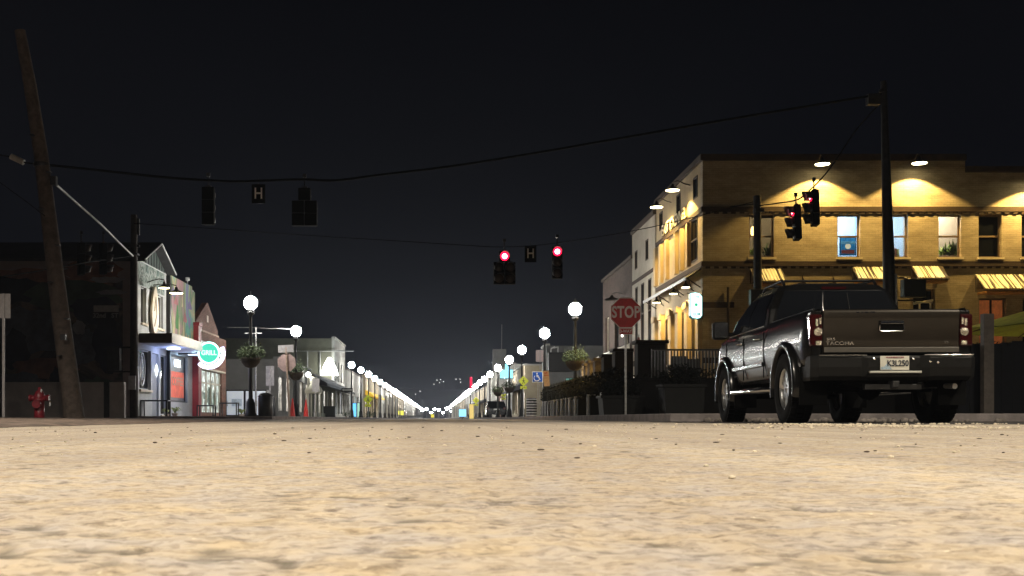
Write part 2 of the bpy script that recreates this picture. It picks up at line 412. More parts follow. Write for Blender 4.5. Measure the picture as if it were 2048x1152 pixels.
# ------------------------------------------------------------------ added unseen road lamps beside and behind the camera
def added_cobra(loc, rz, label, energy, col, cone=112):
    r=empty('street_lamp',loc,label,'street lamp','added road lamps outside the frame',rz)
    m=MB(); m.tube([(0,0,0),(0,0,4),(0,0,8.4)],[.11,.09,.065],10); m.lathe([(.2,0),(.2,.12),(.12,.2)],12); m.build('pole',M['steel'],r)
    m=MB(); m.tube([(0,0,8.2),(.5,0,8.7),(1.5,0,8.85)],.035,8); m.build('arm',M['steel'],r)
    h=MB(); h.lathe([(.02,.07),(.12,.06),(.17,0),(.16,-.02)],16,Matrix.Translation((1.85,0,8.86))@Matrix.Diagonal((2.1,1,1,1))); ho=h.build('lamp_head',M['darkmetal'],r)
    l=MB(); l.cbox((1.85,0,8.825),(.5,.2,.012)); l.build('lens',emis('added_lamp_lens',col,30),ho)
    add_light('lamp_light','SPOT',(1.85,0,8.79),energy,col,r,spot_size=R(cone),spot_blend=.6,shadow_soft_size=.12)
    return r
added_cobra((3.2,-6.0,0),R(180),'added grey road lamp, unseen behind the camera',ADDED_ROAD_LIGHT*1.5,(1,.895,.72),172)
added_cobra((-11.5,10.5,0),0,'added grey road lamp, unseen on the verge left of the camera',ADDED_ROAD_LIGHT*.95,(1,.895,.75),158)
added_cobra((11.8,8.5,0),R(180),'added grey road lamp, unseen on the kerb right of the camera',ADDED_ROAD_LIGHT*.62,(1,.90,.72),166)

# ------------------------------------------------------------------ globe street lamps
M['leaf']=mat('basket_foliage',(.045,.07,.022),.8,0,.5,9)
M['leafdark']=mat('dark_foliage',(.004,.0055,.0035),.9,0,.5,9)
M['leafbright']=mat('bright_foliage',(.20,.30,.05),.7,0,.4,9)
M['basket']=mat('basket_liner',(.05,.035,.022),.95,0,.4,20,.6,60)
def globe_lamp(cool=False, basket=True, near=True, gm=None):
    r=empty('street_lamp')
    m=MB(); m.lathe([(.24,0),(.24,.10),(.19,.16),(.17,.55),(.12,.68),(.105,.72)],16); m.build('base',M['blackmetal'],r)
    m=MB(); m.lathe([(.085,.70),(.075,2.2),(.055,4.02)],12); m.build('pole',M['blackmetal'],r)
    m=MB(); m.lathe([(.06,4.0),(.14,4.06),(.15,4.14),(.10,4.2),(.13,4.25)],16); m.build('collar',M['blackmetal'],r)
    rg=.27 if gm is None and near else .31 if near else .42  # farther globes oversized, standing in for the lamps' bloom
    m=MB(); m.sphere((0,0,4.50),rg,12 if near else 7,8 if near else 5,(1,1,1.02)); m.build('globe',M[gm or ('globec' if cool else 'globe' if near else 'globef')],r)
    m=MB(); m.lathe([(.09,4.50+rg*.98),(.05,4.56+rg),(.015,4.64+rg),(.004,4.70+rg)],10); m.build('finial',M['blackmetal'],r)
    if basket:
        m=MB(); m.lathe([(.05,1.92),(.22,1.98),(.36,2.14),(.41,2.34),(.38,2.34),(.09,2.10)],18,caps=False)
        b=m.build('hanging_basket',M['basket'],r)
        m=MB(); m.leaves(750 if near else 90,(0,0,2.48),(.58,.58,.34),.055 if near else .10,5,2.2); m.leaves(160,(0,0,2.62),(.5,.5,.5),.05,6,2.3); m.build('flowers',M['leaf'],b)
        m=MB()
        for sx_ in (-1,1): m.tube([(sx_*.05,0,3.15),(sx_*.3,0,2.9),(sx_*.39,0,2.34)],.008,5)
        m.build('basket_hanger',M['blackmetal'],b)
    return r
protoN=globe_lamp(); protoC=globe_lamp(True,False); protoF=globe_lamp(False,False,False); protoNB=globe_lamp(False,False,True,'globem'); protoNR=globe_lamp(False,False); protoNM=globe_lamp(False,True,True,'globem')
used=set()
def place_lamp(pr,x,y,label,rz=0):
    o=pr if id(pr) not in used else copy_tree(pr); used.add(id(pr))
    o.location=(x,y,.125); o.rotation_euler.z=rz
    tag(o,label,'street lamp','globe street lamps lining the street')
ordn=['nearest','second nearest','third nearest','fourth nearest','fifth nearest','sixth nearest','seventh nearest','eighth nearest']
LY=[45,59.6,97,107.5,118,130]; LX=[-7.33,-7.33,-7.2,-7.1,-7.0,-7.0]
y=143
while y<600: LY.append(y); LX.append(-7.0); y+=13.0
RY=[47.6,61,75.8,88.5,103,118,132]; RX=[5.82,5.82,5.72,5.70,5.6,5.6,5.6]
y=146
while y<600: RY.append(y); RX.append(5.6); y+=13.5
for k,(x,y) in enumerate(zip(LX,LY)):
    if k<6:
        lb=['black lamp post with globe and hanging basket, nearest on the left beside the bin','black lamp post with a glowing globe and basket behind the grey octagonal sign back','bluish glowing lamp on a bare post, first past the two storey block on the left','bluish glowing lamp on a bare post, second past the two storey block on the left','glowing lamp above the yellow crossing sign on the left pavement','glowing lamp fourth past the two storey block on the left'][k]
        place_lamp(protoN if k<2 else protoC if k<4 else protoNB,x,y,lb,rz=k)
    else: place_lamp(protoNB if y<190 else protoF,x,y,'white globe lamp in the merging bright row far down the left pavement')
for k,(x,y) in enumerate(zip(RX,RY)):
    if k<7:
        lb=['black lamp post with white globe and leafy basket, nearest on the right above planters','white glowing globe lamp, second on the right, above the blue parking sign','white glowing globe lamp, third on the right, above the yellow crossing sign','black lamp post with dark basket in front of the lit pale blue sign','white globe lamp just left of the lit pale blue sign','white globe lamp sixth along the right pavement','white globe lamp seventh along the right pavement'][k]
        place_lamp(protoN if k==0 else protoNM if k in (3,4) else protoNR if k<3 else protoNB,x,y,lb,rz=k*1.3)
    else: place_lamp(protoNB if y<190 else protoF,x,y,'white globe lamp in the merging bright row far down the right pavement')
for k,(px,yy) in enumerate(((845,470),(853,480),(862,470),(869,478),(878,470),(886,486),(893,470),(902,480),(800,420),(808,430))):
    x=(px-872)*yy/F
    if k==0: o=copy_tree(protoF)
    else: o=copy_tree(protoF)
    o.location=(x,yy,-1.1+.9*math.sin(k*2.3)); o.scale=(1.5,1.5,1.0); tag(o,'tiny white lamp in the cluster where the street ends','street lamp','distant lamps where the street ends')

# tiny lamps up on the hill
hp=empty('hill_lamp'); m=MB(); m.tube([(0,0,-6),(0,0,0)],.12,5); m.build('pole',M['blackmetal'],hp); m=MB(); m.sphere((0,0,.2),.34,6,4); m.build('globe',emis('hill_lamp_light',(1,1,.95),2.2),hp)
for k,(px,py) in enumerate(((874,761),(881,760),(887,764),(879,766),(868,769),(840,783),(831,789),(912,759),(920,759),(921,765))):
    o=hp if k==0 else copy_tree(hp); o.location=P(px,py,800)
    tag(o,'tiny white light high above the end of the street','hill lamp','scattered lights on the far hill')

# ------------------------------------------------------------------ traffic signals
M['sig']=mat('signal_housing',(.0025,.0025,.0025),.7,0,.3,10,spec=.1)
M['visorlit']=mat('signal_visor',(.02,.012,.012),.45)
def signal(loc, cells, rot, label, lit, group='traffic signals hung over the crossing', hang=.35):
    """cells: (x,z) centres of 0.35 m sections measured down from the top; faces -Y"""
    r=empty('traffic_signal',loc,label,'traffic signal',group); r.rotation_euler=rot
    h=MB()
    for x,z in cells: h.cbox((x,.09,z),(.345,.2,.348))
    ho=h.build('housing',M['sig'],r,bevel=.02)
    b=MB(); b.tube([(0,.09,0),(0,.09,hang)],.022,6); b.cbox((0,.09,.02),(.16,.1,.05)); b.cbox((0,.09,hang),(.10,.08,.10)); b.build('hanger',M['darkmetal'],r)
    for i_,(x,z) in enumerate(cells):
        on=i_ in lit
        T=Matrix.Translation((x,-.012,z))@Matrix.Rotation(R(90),4,'X')
        l=MB(); l.lathe([(.001,.035),(.07,.03),(.12,.012),(.138,0)],18,T,caps=False); lo=l.build('lens',M['red_lens'] if on else M['lens_off'],r)
        if on: c_=MB(); c_.lathe([(.001,.048),(.05,.044),(.085,.030)],16,T,caps=False); c_.build('lens_core',M['red_core'],lo)
        v=MB(); seg=16; vs=[];fs=[]
        for k in range(seg+1):
            a=R(-35)+R(250)*k/seg
            for (rr,yy) in ((.150,0),(.150,-.24+.07*math.cos(a-R(90))*-1*-1 if False else -.17-.09*max(0,math.sin(a))),(.157,-.17-.09*max(0,math.sin(a))),(.157,0)):
                vs.append((x+rr*math.cos(a),yy-.01,z+rr*math.sin(a)))
        for k in range(seg):
            a=k*4; 
            for j in range(4): fs.append((a+j,a+(j+1)%4,a+4+(j+1)%4,a+4+j))
        v.add(vs,fs,True); v.build('visor',M['visorlit'],lo)
    return r
three=[(0,-.175),(0,-.53),(0,-.885)]
dog=[(0,-.175),(-.18,-.53),(.18,-.53),(-.18,-.885),(.18,-.885)]
p=P(418,376,32); signal(p,three,(0,0,R(180)),'dark back of a three light signal hung left of the near H sign',[])
p=P(610,378,32); signal(p,dog,(0,0,R(180)),'dark back of a wide five light signal hung right of the near H sign',[])
p=P(1009,502,36.5); signal(p,dog,(0,0,R(2)),'wide five light signal glowing red at its top, left of the far H sign',[0])
p=P(1114.5,493,37.5); signal(p,three,(0,0,R(-2)),'slim three light signal glowing red, right of the far H sign',[0])
p=P(1586,412,34.5); signal(p,three,(0,R(-8),R(-92)),'side of a tilted signal showing red visors, lower of the pair before the yellow wall',[0])
p=P(1622,382,34); signal(p,three,(0,R(-6),R(-92)),'side of a tilted signal showing red visors, higher of the pair before the yellow wall',[0])
p=P(168,487,38); signal(p,three,(0,0,R(120)),'unlit dark signal hung before the left mural wall, nearer the leaning pole',[])
p=P(212,487,39); signal(p,three,(0,0,R(120)),'unlit dark signal hung before the left mural wall, nearer the thin dark pole',[])

def hsign(p, sz, label, lh):
    r=empty('hanging_sign',p,label,'sign')
    m=MB(); m.cbox((0,0,0),(.38,.012,.54)); m.build('plate',M['sig'],r)
    m=MB(); m.tube([(0,0,.27),(0,0,.31+lh)],.012,5); m.build('hanger',M['darkmetal'],r)
    text('H',sz,emis_white,r,(0,-.014,0),bold=.004,sx=.80,extrude=.004)
emis_white=mat('reflective_white',(.85,.85,.85),.5,0,emit=(.8,.85,.9),es=.0)
hsign(P(517,388,31.8),.44,'small black sign with a white H between the two dark signals',.14)
hsign(P(1061,508,36.8),.44,'small black sign with a white H between the two red signals',.1)

# span wires and poles
def wire(pts, r, name, label, mt='cable', cat='cable', parent=None):
    m=MB(); m.tube(pts,r,6); o=m.build(name,M[mt],parent); 
    if not parent: tag(o,label,cat)
    return o
def poly(pxs,Y0,Y1):
    n=len(pxs); return [P(x,y,Y0+(Y1-Y0)*i_/(n-1)) for i_,(x,y) in enumerate(pxs)]
def smooth(pts,k=6):
    out=[];n=len(pts)
    for i_ in range(n-1):
        p0=pts[max(i_-1,0)];p1=pts[i_];p2=pts[i_+1];p3=pts[min(i_+2,n-1)]
        for j in range(k):
            t=j/k; out.append(.5*((2*p1)+(-p0+p2)*t+(2*p0-5*p1+4*p2-p3)*t*t+(-p0+3*p1-3*p2+p3)*t**3))
    out.append(pts[-1]); return out
A=poly([(84,329),(200,341),(320,354),(418,361),(470,363),(540,361),(606,359),(670,361),(760,350),(900,333),(1060,308),(1250,275),(1450,240),(1600,215),(1764,188)],28.4,32.2)
wire(smooth(A),.035,'span_cable','thick sagging black cable crossing the sky from the leaning pole to the tall right pole')
A=poly([(268,447),(420,457),(600,470),(780,481),(920,490),(1010,494),(1114,486),(1300,455),(1514,402)],41,38.2)
wire(smooth(A),.014,'span_cable','faint thin far cable that carries the two red signals')
A=poly([(1514,412),(1560,406),(1596,399),(1622,378),(1645,355),(1672,320),(1712,260),(1762,205)],38,32.4)
wire(smooth(A),.022,'span_cable','cable carrying the two tilted signals up to the tall right pole')
A=poly([(1400,418),(1460,414),(1514,407)],42,38)
wire(A,.02,'service_cable','short dark cable from the corner building to the far right pole')
A=poly([(-40,560),(60,545),(168,526),(215,519),(266,512)],33,41)
wire(smooth(A),.022,'span_cable','dark drooping cable carrying the two unlit signals on the left')
A=poly([(0,365),(55,405),(90,432)],27,28)
wire(A,.012,'service_cable','thin dark wire reaching the leaning pole from the left edge')
A=poly([(104,362),(122,378),(160,412),(205,452),(240,487),(266,512)],28.6,40.9)
wire(smooth(A),.034,'signal_conduit','pale grey conduit slanting from the leaning pole down to the thin dark pole','cablegrey')
A=poly([(455,655),(500,655),(540,657),(590,658)],56,60)
wire(A,.008,'service_cable','thin pale wire running level behind the nearest left lamp','cablegrey')

pl=empty('utility_pole',P(150,840,28),'leaning brown wooden pole beside the red hydrant','pole')
b=Vector(pl.location); pl.location.z=0
pts=[Vector((0,0,-.2))]+[P(x,y,28.2)-Vector((b.x,b.y,0)) for x,y in ((146,815),(120,620),(98,440),(82,310),(60,170),(40,62))]
m=MB(); m.tube(pts,[.27,.245,.215,.19,.175,.155,.13],18); po=m.build('pole_shaft',M['wood'],pl)
m=MB()
for t_ in (.35,): m.cbox((-.22,-.2,2.05),(.12,.1,.14))
for i_ in range(7): m.cbox((-.35-.11*i_+.3*(i_%2),-.12,1.6+.9*i_),(.10,.18,.02))
m.build('step_bolt',M['darkmetal'],pl)
m=MB(); m.lathe([(.19,-.05),(.2,0),(.19,.05)],16,Matrix.Translation(P(83,330,28.2)-Vector((b.x,b.y,0)))); m.build('cable_clamp',M['darkmetal'],pl); m=MB(); m.cbox(P(108,362,28.2)-Vector((b.x,b.y,0)),(.14,.16,.22)); m.build('cable_clamp',M['darkmetal'],pl)
o=MB(); o.tube([P(22,313,28.1),P(48,325,28.1)],.075,10); tag(o.build('cable_sleeve',M['cablegrey']),'short pale cable sleeve left of the leaning pole top','cable fitting')
wire([P(-40,303,28.1),P(22,314,28.1)],.02,'service_cable','dark wire end leading to the pale cable sleeve')
wire([P(48,325,28.1),P(84,330,28.2)],.02,'service_cable','short dark wire between the pale sleeve and the leaning pole')

def pole(px,pyt,Y,r0,r1,label,mt,dx=0,z0=0):
    x=(px-872)*Y/F; top=P(px+dx,pyt,Y)
    r=empty('utility_pole',(x,Y,0),label,'pole')
    m=MB(); m.tube([(0,0,z0),((top.x-x)*.5,0,top.z*.5),(top.x-x,0,top.z)],[r0,(r0+r1)/2,r1],16); m.build('pole_shaft',M[mt],r); return r,x
r,x=pole(268,430,41.2,.15,.12,'thin dark pole at the corner of the left mural building','darkwood')
m=MB(); m.cbox((-.02,-.17,1.35),(.26,.06,.5)); m.build('notice',M['signback'],r)
m=MB(); m.cbox((0,0,6.0),(.34,.34,.06)); m.cbox((.0,0,6.3),(.42,.1,.08)); m.cbox((.13,.05,7.0),(.12,.12,.6)); m.build('cable_clamp',M['darkmetal'],r)
m=MB(); m.cbox((-.55,-.05,2.63),(1.1,.06,.06)); m.cbox((-.55,-.05,1.75),(.9,.05,.05)); m.cbox((-.7,-.05,2.2),(.45,.25,.8)); m.build('signal_box',M['darkmetal'],r)
r,x=pole(1786,163,32.2,.23,.085,'tall dark pole behind the pickup cab','darkmetal',dx=-19)
m=MB(); p=P(1766,182,32.2); m.lathe([(.11,-.05),(.12,0),(.11,.05)],14,Matrix.Translation((p.x-x,0,p.z))); m.cbox((p.x-x-.28,0,p.z-.25),(.35,.22,.3)); m.build('cable_clamp',M['darkmetal'],r)
m=MB(); p=P(1826,577,32.2); m.cbox((p.x-x,0,p.z),(.62,.3,.52)); m.cbox((p.x-x-.1,0,p.z-.34),(.75,.06,.05)); m.cbox((p.x-x-.3,0,p.z+.3),(.3,.05,.05)); m.build('signal_box',M['blackmetal'],r,bevel=.02)
m=MB(); p=P(1792,585,32.2); m.tube([(p.x-x-.06,-.2,p.z-1),(p.x-x-.09,-.2,p.z+.5)],.04,8); m.build('conduit',M['steel'],r)
r,x=pole(1517,392,38,.16,.12,'short dark pole before the left window of the yellow side wall','darkmetal',dx=-3)
m=MB(); m.cbox((0,0,7.0),(.3,.3,.12)); m.cbox((.12,0,6.78),(.7,.06,.05)); m.build('cable_clamp',M['darkmetal'],r)
m=MB(); m.cbox((.02,-.2,3.6),(.74,.3,1.5)); m.build('signal_box',M['darkmetal'],r,bevel=.03)

# thin silver post behind first lamp, left
r=empty('utility_pole',((512-872)*47/F,47,.13),'slim pale conduit post just right of the nearest left lamp','pole')
m=MB(); m.tube([(0,0,0),(0,0,3.7)],.03,8); m.build('pole_shaft',M['steel'],r); m=MB(); m.cbox((-.1,0,3.45),(.7,.03,.03)); m.build('cross_arm',M['steel'],r)

# ------------------------------------------------------------------ street signs
M['red']=mat('sign_red',(.55,.007,.012),.45,0,.12,14)
M['signwhite']=mat('sign_white',(.95,.80,.78),.45)
M['blue']=mat('sign_blue',(.012,.09,.50),.4,emit=(.01,.08,.5),es=0)
M['yellow']=mat('sign_yellow',(.55,.58,.02),.45)
M['black']=mat('sign_black',(.01,.01,.01),.5)
M['pink']=mat('faded_sign',(.62,.48,.46),.6,0,.15,12)
def octa(r): return [(r*math.cos(R(22.5+45*k)),r*math.sin(R(22.5+45*k))) for k in range(8)]
g=P(1251,626,28.8); R0=.415
st=empty('stop_sign',(g.x,28.8,.13),'red octagonal STOP sign with a small red plaque on a thin steel post','stop sign')
zc=g.z-.13
m=MB(); m.prism([(x,z+zc) for x,z in octa(R0)],1,-.035,-.03); sf=m.build('sign_border',M['signwhite'],st)
m=MB(); m.prism([(x,z+zc) for x,z in octa(R0-.022)],1,-.039,-.0355); m.build('sign_face',M['red'],st)
text('STOP',.40,M['signwhite'],st,(0,-.041,zc+.005),bold=.012,sx=.72,space=1.05)
pz=P(1251,663,28.8).z-.13
m=MB(); m.cbox((0,-.033,pz),(.345,.005,.165)); pq=m.build('plaque',M['signwhite'],st)
m=MB(); m.cbox((0,-.038,pz),(.315,.004,.135)); m.build('plaque_face',M['red'],pq)
text('3-WAY',.115,M['signwhite'],pq,(0,-.0415,pz),bold=.003,sx=.85,name='lettering')
m=MB(); m.box(-.025,.025,-.028,-.002,0,zc+.3); m.build('post',M['steel'],st)

g=P(579,725,46); st=empty('stop_sign',(g.x,46,.13),'back of an octagonal sign on a leaning post left of the second lamp','stop sign'); st.rotation_euler=(0,R(-3),R(4))
zc=g.z-.13
m=MB(); m.prism([(x,z+zc) for x,z in octa(.385)],1,.03,.036); m.build('sign_back',mat('sign_back_pink',(.50,.36,.34),.6,0,.15,6),st)
m=MB(); m.box(-.035,.035,-.01,.028,0,zc+.62); m.build('post',mat('post_tan',(.45,.33,.26),.6,0,.2,6),st)  # post in one even warm tan
m=MB(); m.cbox((.0,.0,zc+.56),(.62,.02,.3)); m.build('name_plate',M['signback'],st)

g=P(1075,754,49); st=empty('parking_sign',(g.x,49,.13),'blue square sign with a white wheelchair symbol on twin posts','parking sign'); zc=g.z-.13
m=MB(); m.cbox((0,0,zc),(.47,.008,.47)); m.build('sign_border',M['white'],st,bevel=.002)
m=MB(); m.cbox((0,-.007,zc),(.42,.006,.42)); m.build('sign_face',M['blue'],st)
m=MB(); T=lambda a:[(x*.42,-.013,zc+z*.42) for x,z in a]
m.sphere((-.03,-.013,zc+.15),.032,8,5); m.tube(T([(-.07,.26),(-.07,.0),(.12,.0),(.2,-.26),(.30,-.24)]),.020,6); m.tube(T([(-.07,.12),(.1,.12)]),.016,6)
m.tube([( -.03+.125*math.cos(a),-.013,zc-.05+.125*math.sin(a)) for a in np.linspace(R(130),R(345),12)],.016,6); m.build('wheelchair_symbol',M['white'],st)
m=MB(); m.cbox((.02,.02,zc/2),(.045,.03,zc)); m.cbox((.10,.02,zc/2+.25),(.045,.03,zc-.5)); m.build('post',M['steel'],st)

g=P(1098,757,46); st=empty('parking_sign',(g.x,46,.13),'narrow pale pink upright sign right of the wheelchair sign','parking sign'); st.rotation_euler=(0,R(-4),0); zc=g.z-.13
m=MB(); m.cbox((0,0,zc),(.23,.008,.62)); m.build('sign_face',M['pink'],st,bevel=.002)
m=MB(); m.cbox((0,.02,zc/2),(.04,.03,zc)); m.build('post',M['darkmetal'],st)
text('NO',.075,M['red'],st,(0,-.007,zc+.22),bold=.003); text('PARKING',.045,M['red'],st,(0,-.007,zc+.13),bold=.002)

def cross_sign(px,py,Y,s,label,back=False):
    g=P(px,py,Y); st=empty('crossing_sign',(g.x,Y,.13),label,'crossing sign'); zc=g.z-.13; s/=2
    m=MB(); m.prism([(0,zc-s),(s,zc),(0,zc+s),(-s,zc)],1,-.004,.004); m.build('sign_face',M['yellow'],st)
    m=MB(); k=s
    m.sphere((.02*k,-.008,zc+.42*k),.09*k,8,5)
    m.tube([(0,-.008,zc+.3*k),(0,-.008,zc-.05*k),(-.25*k,-.008,zc-.5*k)],.07*k,6); m.tube([(0,-.008,zc-.05*k),(.2*k,-.008,zc-.3*k),(.25*k,-.008,zc-.5*k)],.06*k,6)
    m.tube([(-.25*k,-.008,zc-.0*k),(0,-.008,zc+.22*k),(.25*k,-.008,zc+.02*k)],.045*k,6); m.build('walker_symbol',M['black'],st)
    m=MB(); m.cbox((0,0,zc-s*1.25),(s*1.25,.008,s*.52)); pq=m.build('plaque',M['yellow'],st)
    m=MB(); m.tube([(.3*s,-.008,zc-s*1.15),(-.25*s,-.008,zc-s*1.38)],.04*s,5); m.prism([(-.4*s,zc-s*1.45),(-.18*s,zc-s*1.22),(-.12*s,zc-s*1.48)],1,-.009,-.006); m.build('arrow',M['black'],pq)
    m=MB(); m.cbox((0,.025,(zc)/2),(.05,.03,zc)); m.build('post',M['steel'],st)
cross_sign(1047,762,66,.62,'yellow diamond crossing sign with plaque nearest on the right pavement')
cross_sign(1007,789,125,.75,'small yellow crossing sign seen above the parked dark car')
cross_sign(952,801,150,.95,'small yellow crossing sign left of the parked dark car')
cross_sign(736,799,110,.95,'yellow diamond crossing sign on the left pavement')
def blank_sign(px,py,Y,w,h,label,n=1,lean=0,mt='signback',tot=None):
    g=P(px,py,Y); st=empty('street_sign',(g.x,Y,.0),label,'sign'); st.rotation_euler=(0,R(lean),0)
    m=MB(); m.cbox((0,0,g.z),(w,.008,h)); m.build('sign_back',M[mt],st); m=MB(); m.cbox((0,-.02,(g.z+h/2)/2),(.055,.03,g.z+h/2)); m.build('post',M['signback'],st)
blank_sign(8,612,26,.30,.56,'blank pale sign back on a grey post at the left edge')
blank_sign(540,752,50,.36,.86,'grey rectangular sign back right of the black bin')
blank_sign(629,770,64,.40,.75,'small blank pale sign right of the second lamp',lean=2)
# one way sign
g=P(694,780,95); st=empty('one_way_sign',(g.x,95,.13),'black sign with a white arrow pointing left before the two storey block','sign')
m=MB(); m.cbox((0,0,g.z-.13),(.95,.01,.32)); m.build('sign_face',M['black'],st)
m=MB(); z=g.z-.13; m.prism([(-.42,z),(-.26,z+.12),(-.26,z+.055),(.4,z+.055),(.4,z-.055),(-.26,z-.055),(-.26,z-.12)],1,-.01,-.006); m.build('arrow',M['white'],st)
m=MB(); m.cbox((.3,.03,z/2),(.06,.04,z)); m.build('post',M['steel'],st)

# fire hydrant
g=P(79,838,26.2); hy=empty('fire_hydrant',(g.x,26.2,.03),'dark red fire hydrant left of the leaning pole','fire hydrant')
M['hydrant']=mat('hydrant_paint',(.20,.015,.025),.4,0,.25,12)
m=MB(); m.lathe([(.17,0),(.17,.04),(.115,.05),(.115,.42),(.15,.44),(.15,.48),(.12,.50),(.125,.56),(.09,.64),(.04,.69),(.035,.75),(.001,.755)],20); m.build('barrel',M['hydrant'],hy)
m=MB(); m.lathe([(.065,0),(.065,.10),(.08,.10),(.08,.14)],12,Matrix.Translation((.09,0,.50))@Matrix.Rotation(R(90),4,'Y')); m.lathe([(.065,0),(.065,.10),(.08,.10),(.08,.14)],12,Matrix.Translation((-.09,0,.50))@Matrix.Rotation(R(-90),4,'Y'))
m.lathe([(.085,0),(.085,.08),(.10,.08),(.10,.13)],14,Matrix.Translation((0,-.09,.36))@Matrix.Rotation(R(90),4,'X')); m.build('outlet',M['hydrant'],hy)
m=MB()
for xx,zz in ((.235,.5),(.06,.66),(.26,.36)): m.cbox((xx,-.05,zz),(.02,.04,.09))
m.build('reflective_band',M['white'],hy)

# ------------------------------------------------------------------ right corner building
def wb(m,name,mt,root,parent=None,bevel=0):
    """mesh given in world metres, parented to root (or to a part of root)"""
    o=m.build(name,mt if not isinstance(mt,str) else M[mt],parent or root,bevel=bevel)
    if parent is None: o.location=-Vector(root.location)
    return o
def wl(name,typ,loc,e,c,root,**k): return add_light(name,typ,Vector(loc)-Vector(root.location),e,c,root,**k)
M['wallY']=brick_mat('painted_brick',(.43,.36,.265),(.39,.325,.24),(.31,.26,.19))
M['wallP']=mat('smooth_paint_wall',(.40,.31,.185),.8,0,.14,1.2,.3,20)
M['corbel']=brick_mat('corbel_brick',(.06,.034,.022),(.045,.026,.018),(.035,.024,.018),bh=.06)
M['trimdark']=mat('dark_brown_trim',(.045,.030,.022),.7,0,.3,4)
M['sill']=mat('pale_sill',(.62,.54,.42),.75,0,.12,6)
M['frameB']=mat('brown_window_frame',(.16,.11,.07),.6,0,.2,8)
M['frameW']=mat('cream_window_frame',(.55,.50,.40),.55,0,.1,8)
M['roof']=mat('roof_felt',(.03,.03,.032),.95,0,.3,3)
M['copper']=mat('awning_underside',(.40,.20,.06),.6,0,.3,10)
S0=56.875; sx=lambda p:(p-872)/S0; sz=lambda p:CAM_H+(837-p)/S0
sY=lambda p,Y:(p-872)*Y/F
CX=sx(1405); CB=empty('corner_building',(CX,40,0),'two storey cream painted brick corner building lit by yellow wall lamps','building')
X1=27.0; ZT=sz(322)
wins=[(1498,1548),(1675,1720),(1772,1816),(1877,1922),(1957,2003),(2043,2092),(2160,2205)]
wz=(sz(515),sz(429))
ops=[(sx(a)-CX,sx(b)-CX,wz[0],wz[1]) for a,b in wins]
gops=[(sx(1504)-CX,sx(1560)-CX,1.2,sz(578)),(sx(1706)-CX,sx(1762)-CX,1.2,sz(584)),(sx(1826)-CX,sx(1870)-CX,.15,sz(578)),(sx(1958)-CX,sx(2012)-CX,.15,sz(596)),(sx(2045)-CX,sx(2100)-CX,.9,sz(596))]
m=MB(); m.wall((CX,40,0),(1,0,0),X1-CX,sz(345),ops+gops,.32,(0,-1,0)); 
m.wall((CX,40,sz(345)),(1,0,0),sx(1930)-CX,ZT-sz(345),[],.32,(0,-1,0)); wb(m,'side_wall','wallY',CB)
def fy(px,X=CX): return X*F/(px-872)           # depth of a point on the street face
YA,YB_=48.4,54.0
# street face openings: (Y0,Y1,z0,z1)
up=[(40.72,41.42,8.0,8.78),(43.6,44.3,7.75,8.72),(47.0,47.7,7.9,8.65)]
mid=[(40.75,41.75,5.75,7.30),(43.35,43.85,5.75,7.3),(46.2,46.7,5.75,7.3)]
low=[(40.6,41.6,.3,4.2),(42.6,43.3,.3,4.1),(44.0,44.5,.3,4.1),(45.4,46.4,.3,4.1),(47.3,47.8,.9,4.1)]
m=MB(); m.wall((CX,40.32,0),(0,1,0),YA-40.32,ZT,[(a-40.32,b-40.32,c,d) for a,b,c,d in up+mid+low],.3,(-1,0,0)); wb(m,'street_wall','wallP',CB)
ZT2=8.75
up2=[(49.9,50.5,7.05,7.95),(52.6,53.2,7.0,7.85)]; mid2=[(49.2,49.9,3.4,6.15),(50.9,51.6,3.4,6.15),(52.5,53.1,3.4,6.15)]; low2=[(49.3,50.6,.3,2.35),(51.4,52.8,.3,2.35)]
m=MB(); m.wall((CX-.06,YA+.003,0),(0,1,0),YB_-YA,ZT2,[(a-YA,b-YA,c,d) for a,b,c,d in up2+mid2+low2],.36,(-1,0,0)); wb(m,'street_wall',mat('pale_wall',(.36,.325,.265),.8,0,.12,1.2,.3,20),CB)
m=MB(); m.box(CX+.3,X1,40.34,53.9,8.3,8.45); wb(m,'roof','roof',CB)
m=MB(); m.box(X1-.3,X1,40.34,54,0,8.3); m.box(CX+.3,X1-.3,53.6,53.9,0,8.3); wb(m,'rear_wall','wallP',CB)
m=MB(); m.box(CX-.10,sx(1930),39.88,40.4,ZT+.003,ZT+.22); m.box(sx(1930)+.003,X1,39.9,40.4,sz(345)+.003,sz(345)+.2)
m.box(CX-.10,CX+.4,40.403,YA,ZT+.003,ZT+.22); m.box(CX-.14,CX+.4,YA+.003,YB_,ZT2+.003,ZT2+.2); wb(m,'coping','trimdark',CB)
def band(z0,z1,dent=True):
    m=MB(); m.box(CX-.06,X1,39.94,39.997,z0,z1)
    if dent:
        x=CX+.1; rn=random.Random(4)
        while x<X1-.3: m.box(x,x+.16,39.955,39.995,z0-.07,z0-.002); x+=.30
    m.box(CX-.06,CX-.003,40.0,YA-.1,z0,z1)
    return m
wb(band(sz(424),sz(414)),'corbel_band','corbel',CB); wb(band(sz(533),sz(523)),'corbel_band','corbel',CB)
m=MB(); m.box(CX-.11,CX-.063,YA+.1,YB_-.02,6.35,6.5); m.box(CX-.11,CX-.063,YA+.1,YB_-.02,2.5,2.75); wb(m,'corbel_band','corbel',CB)
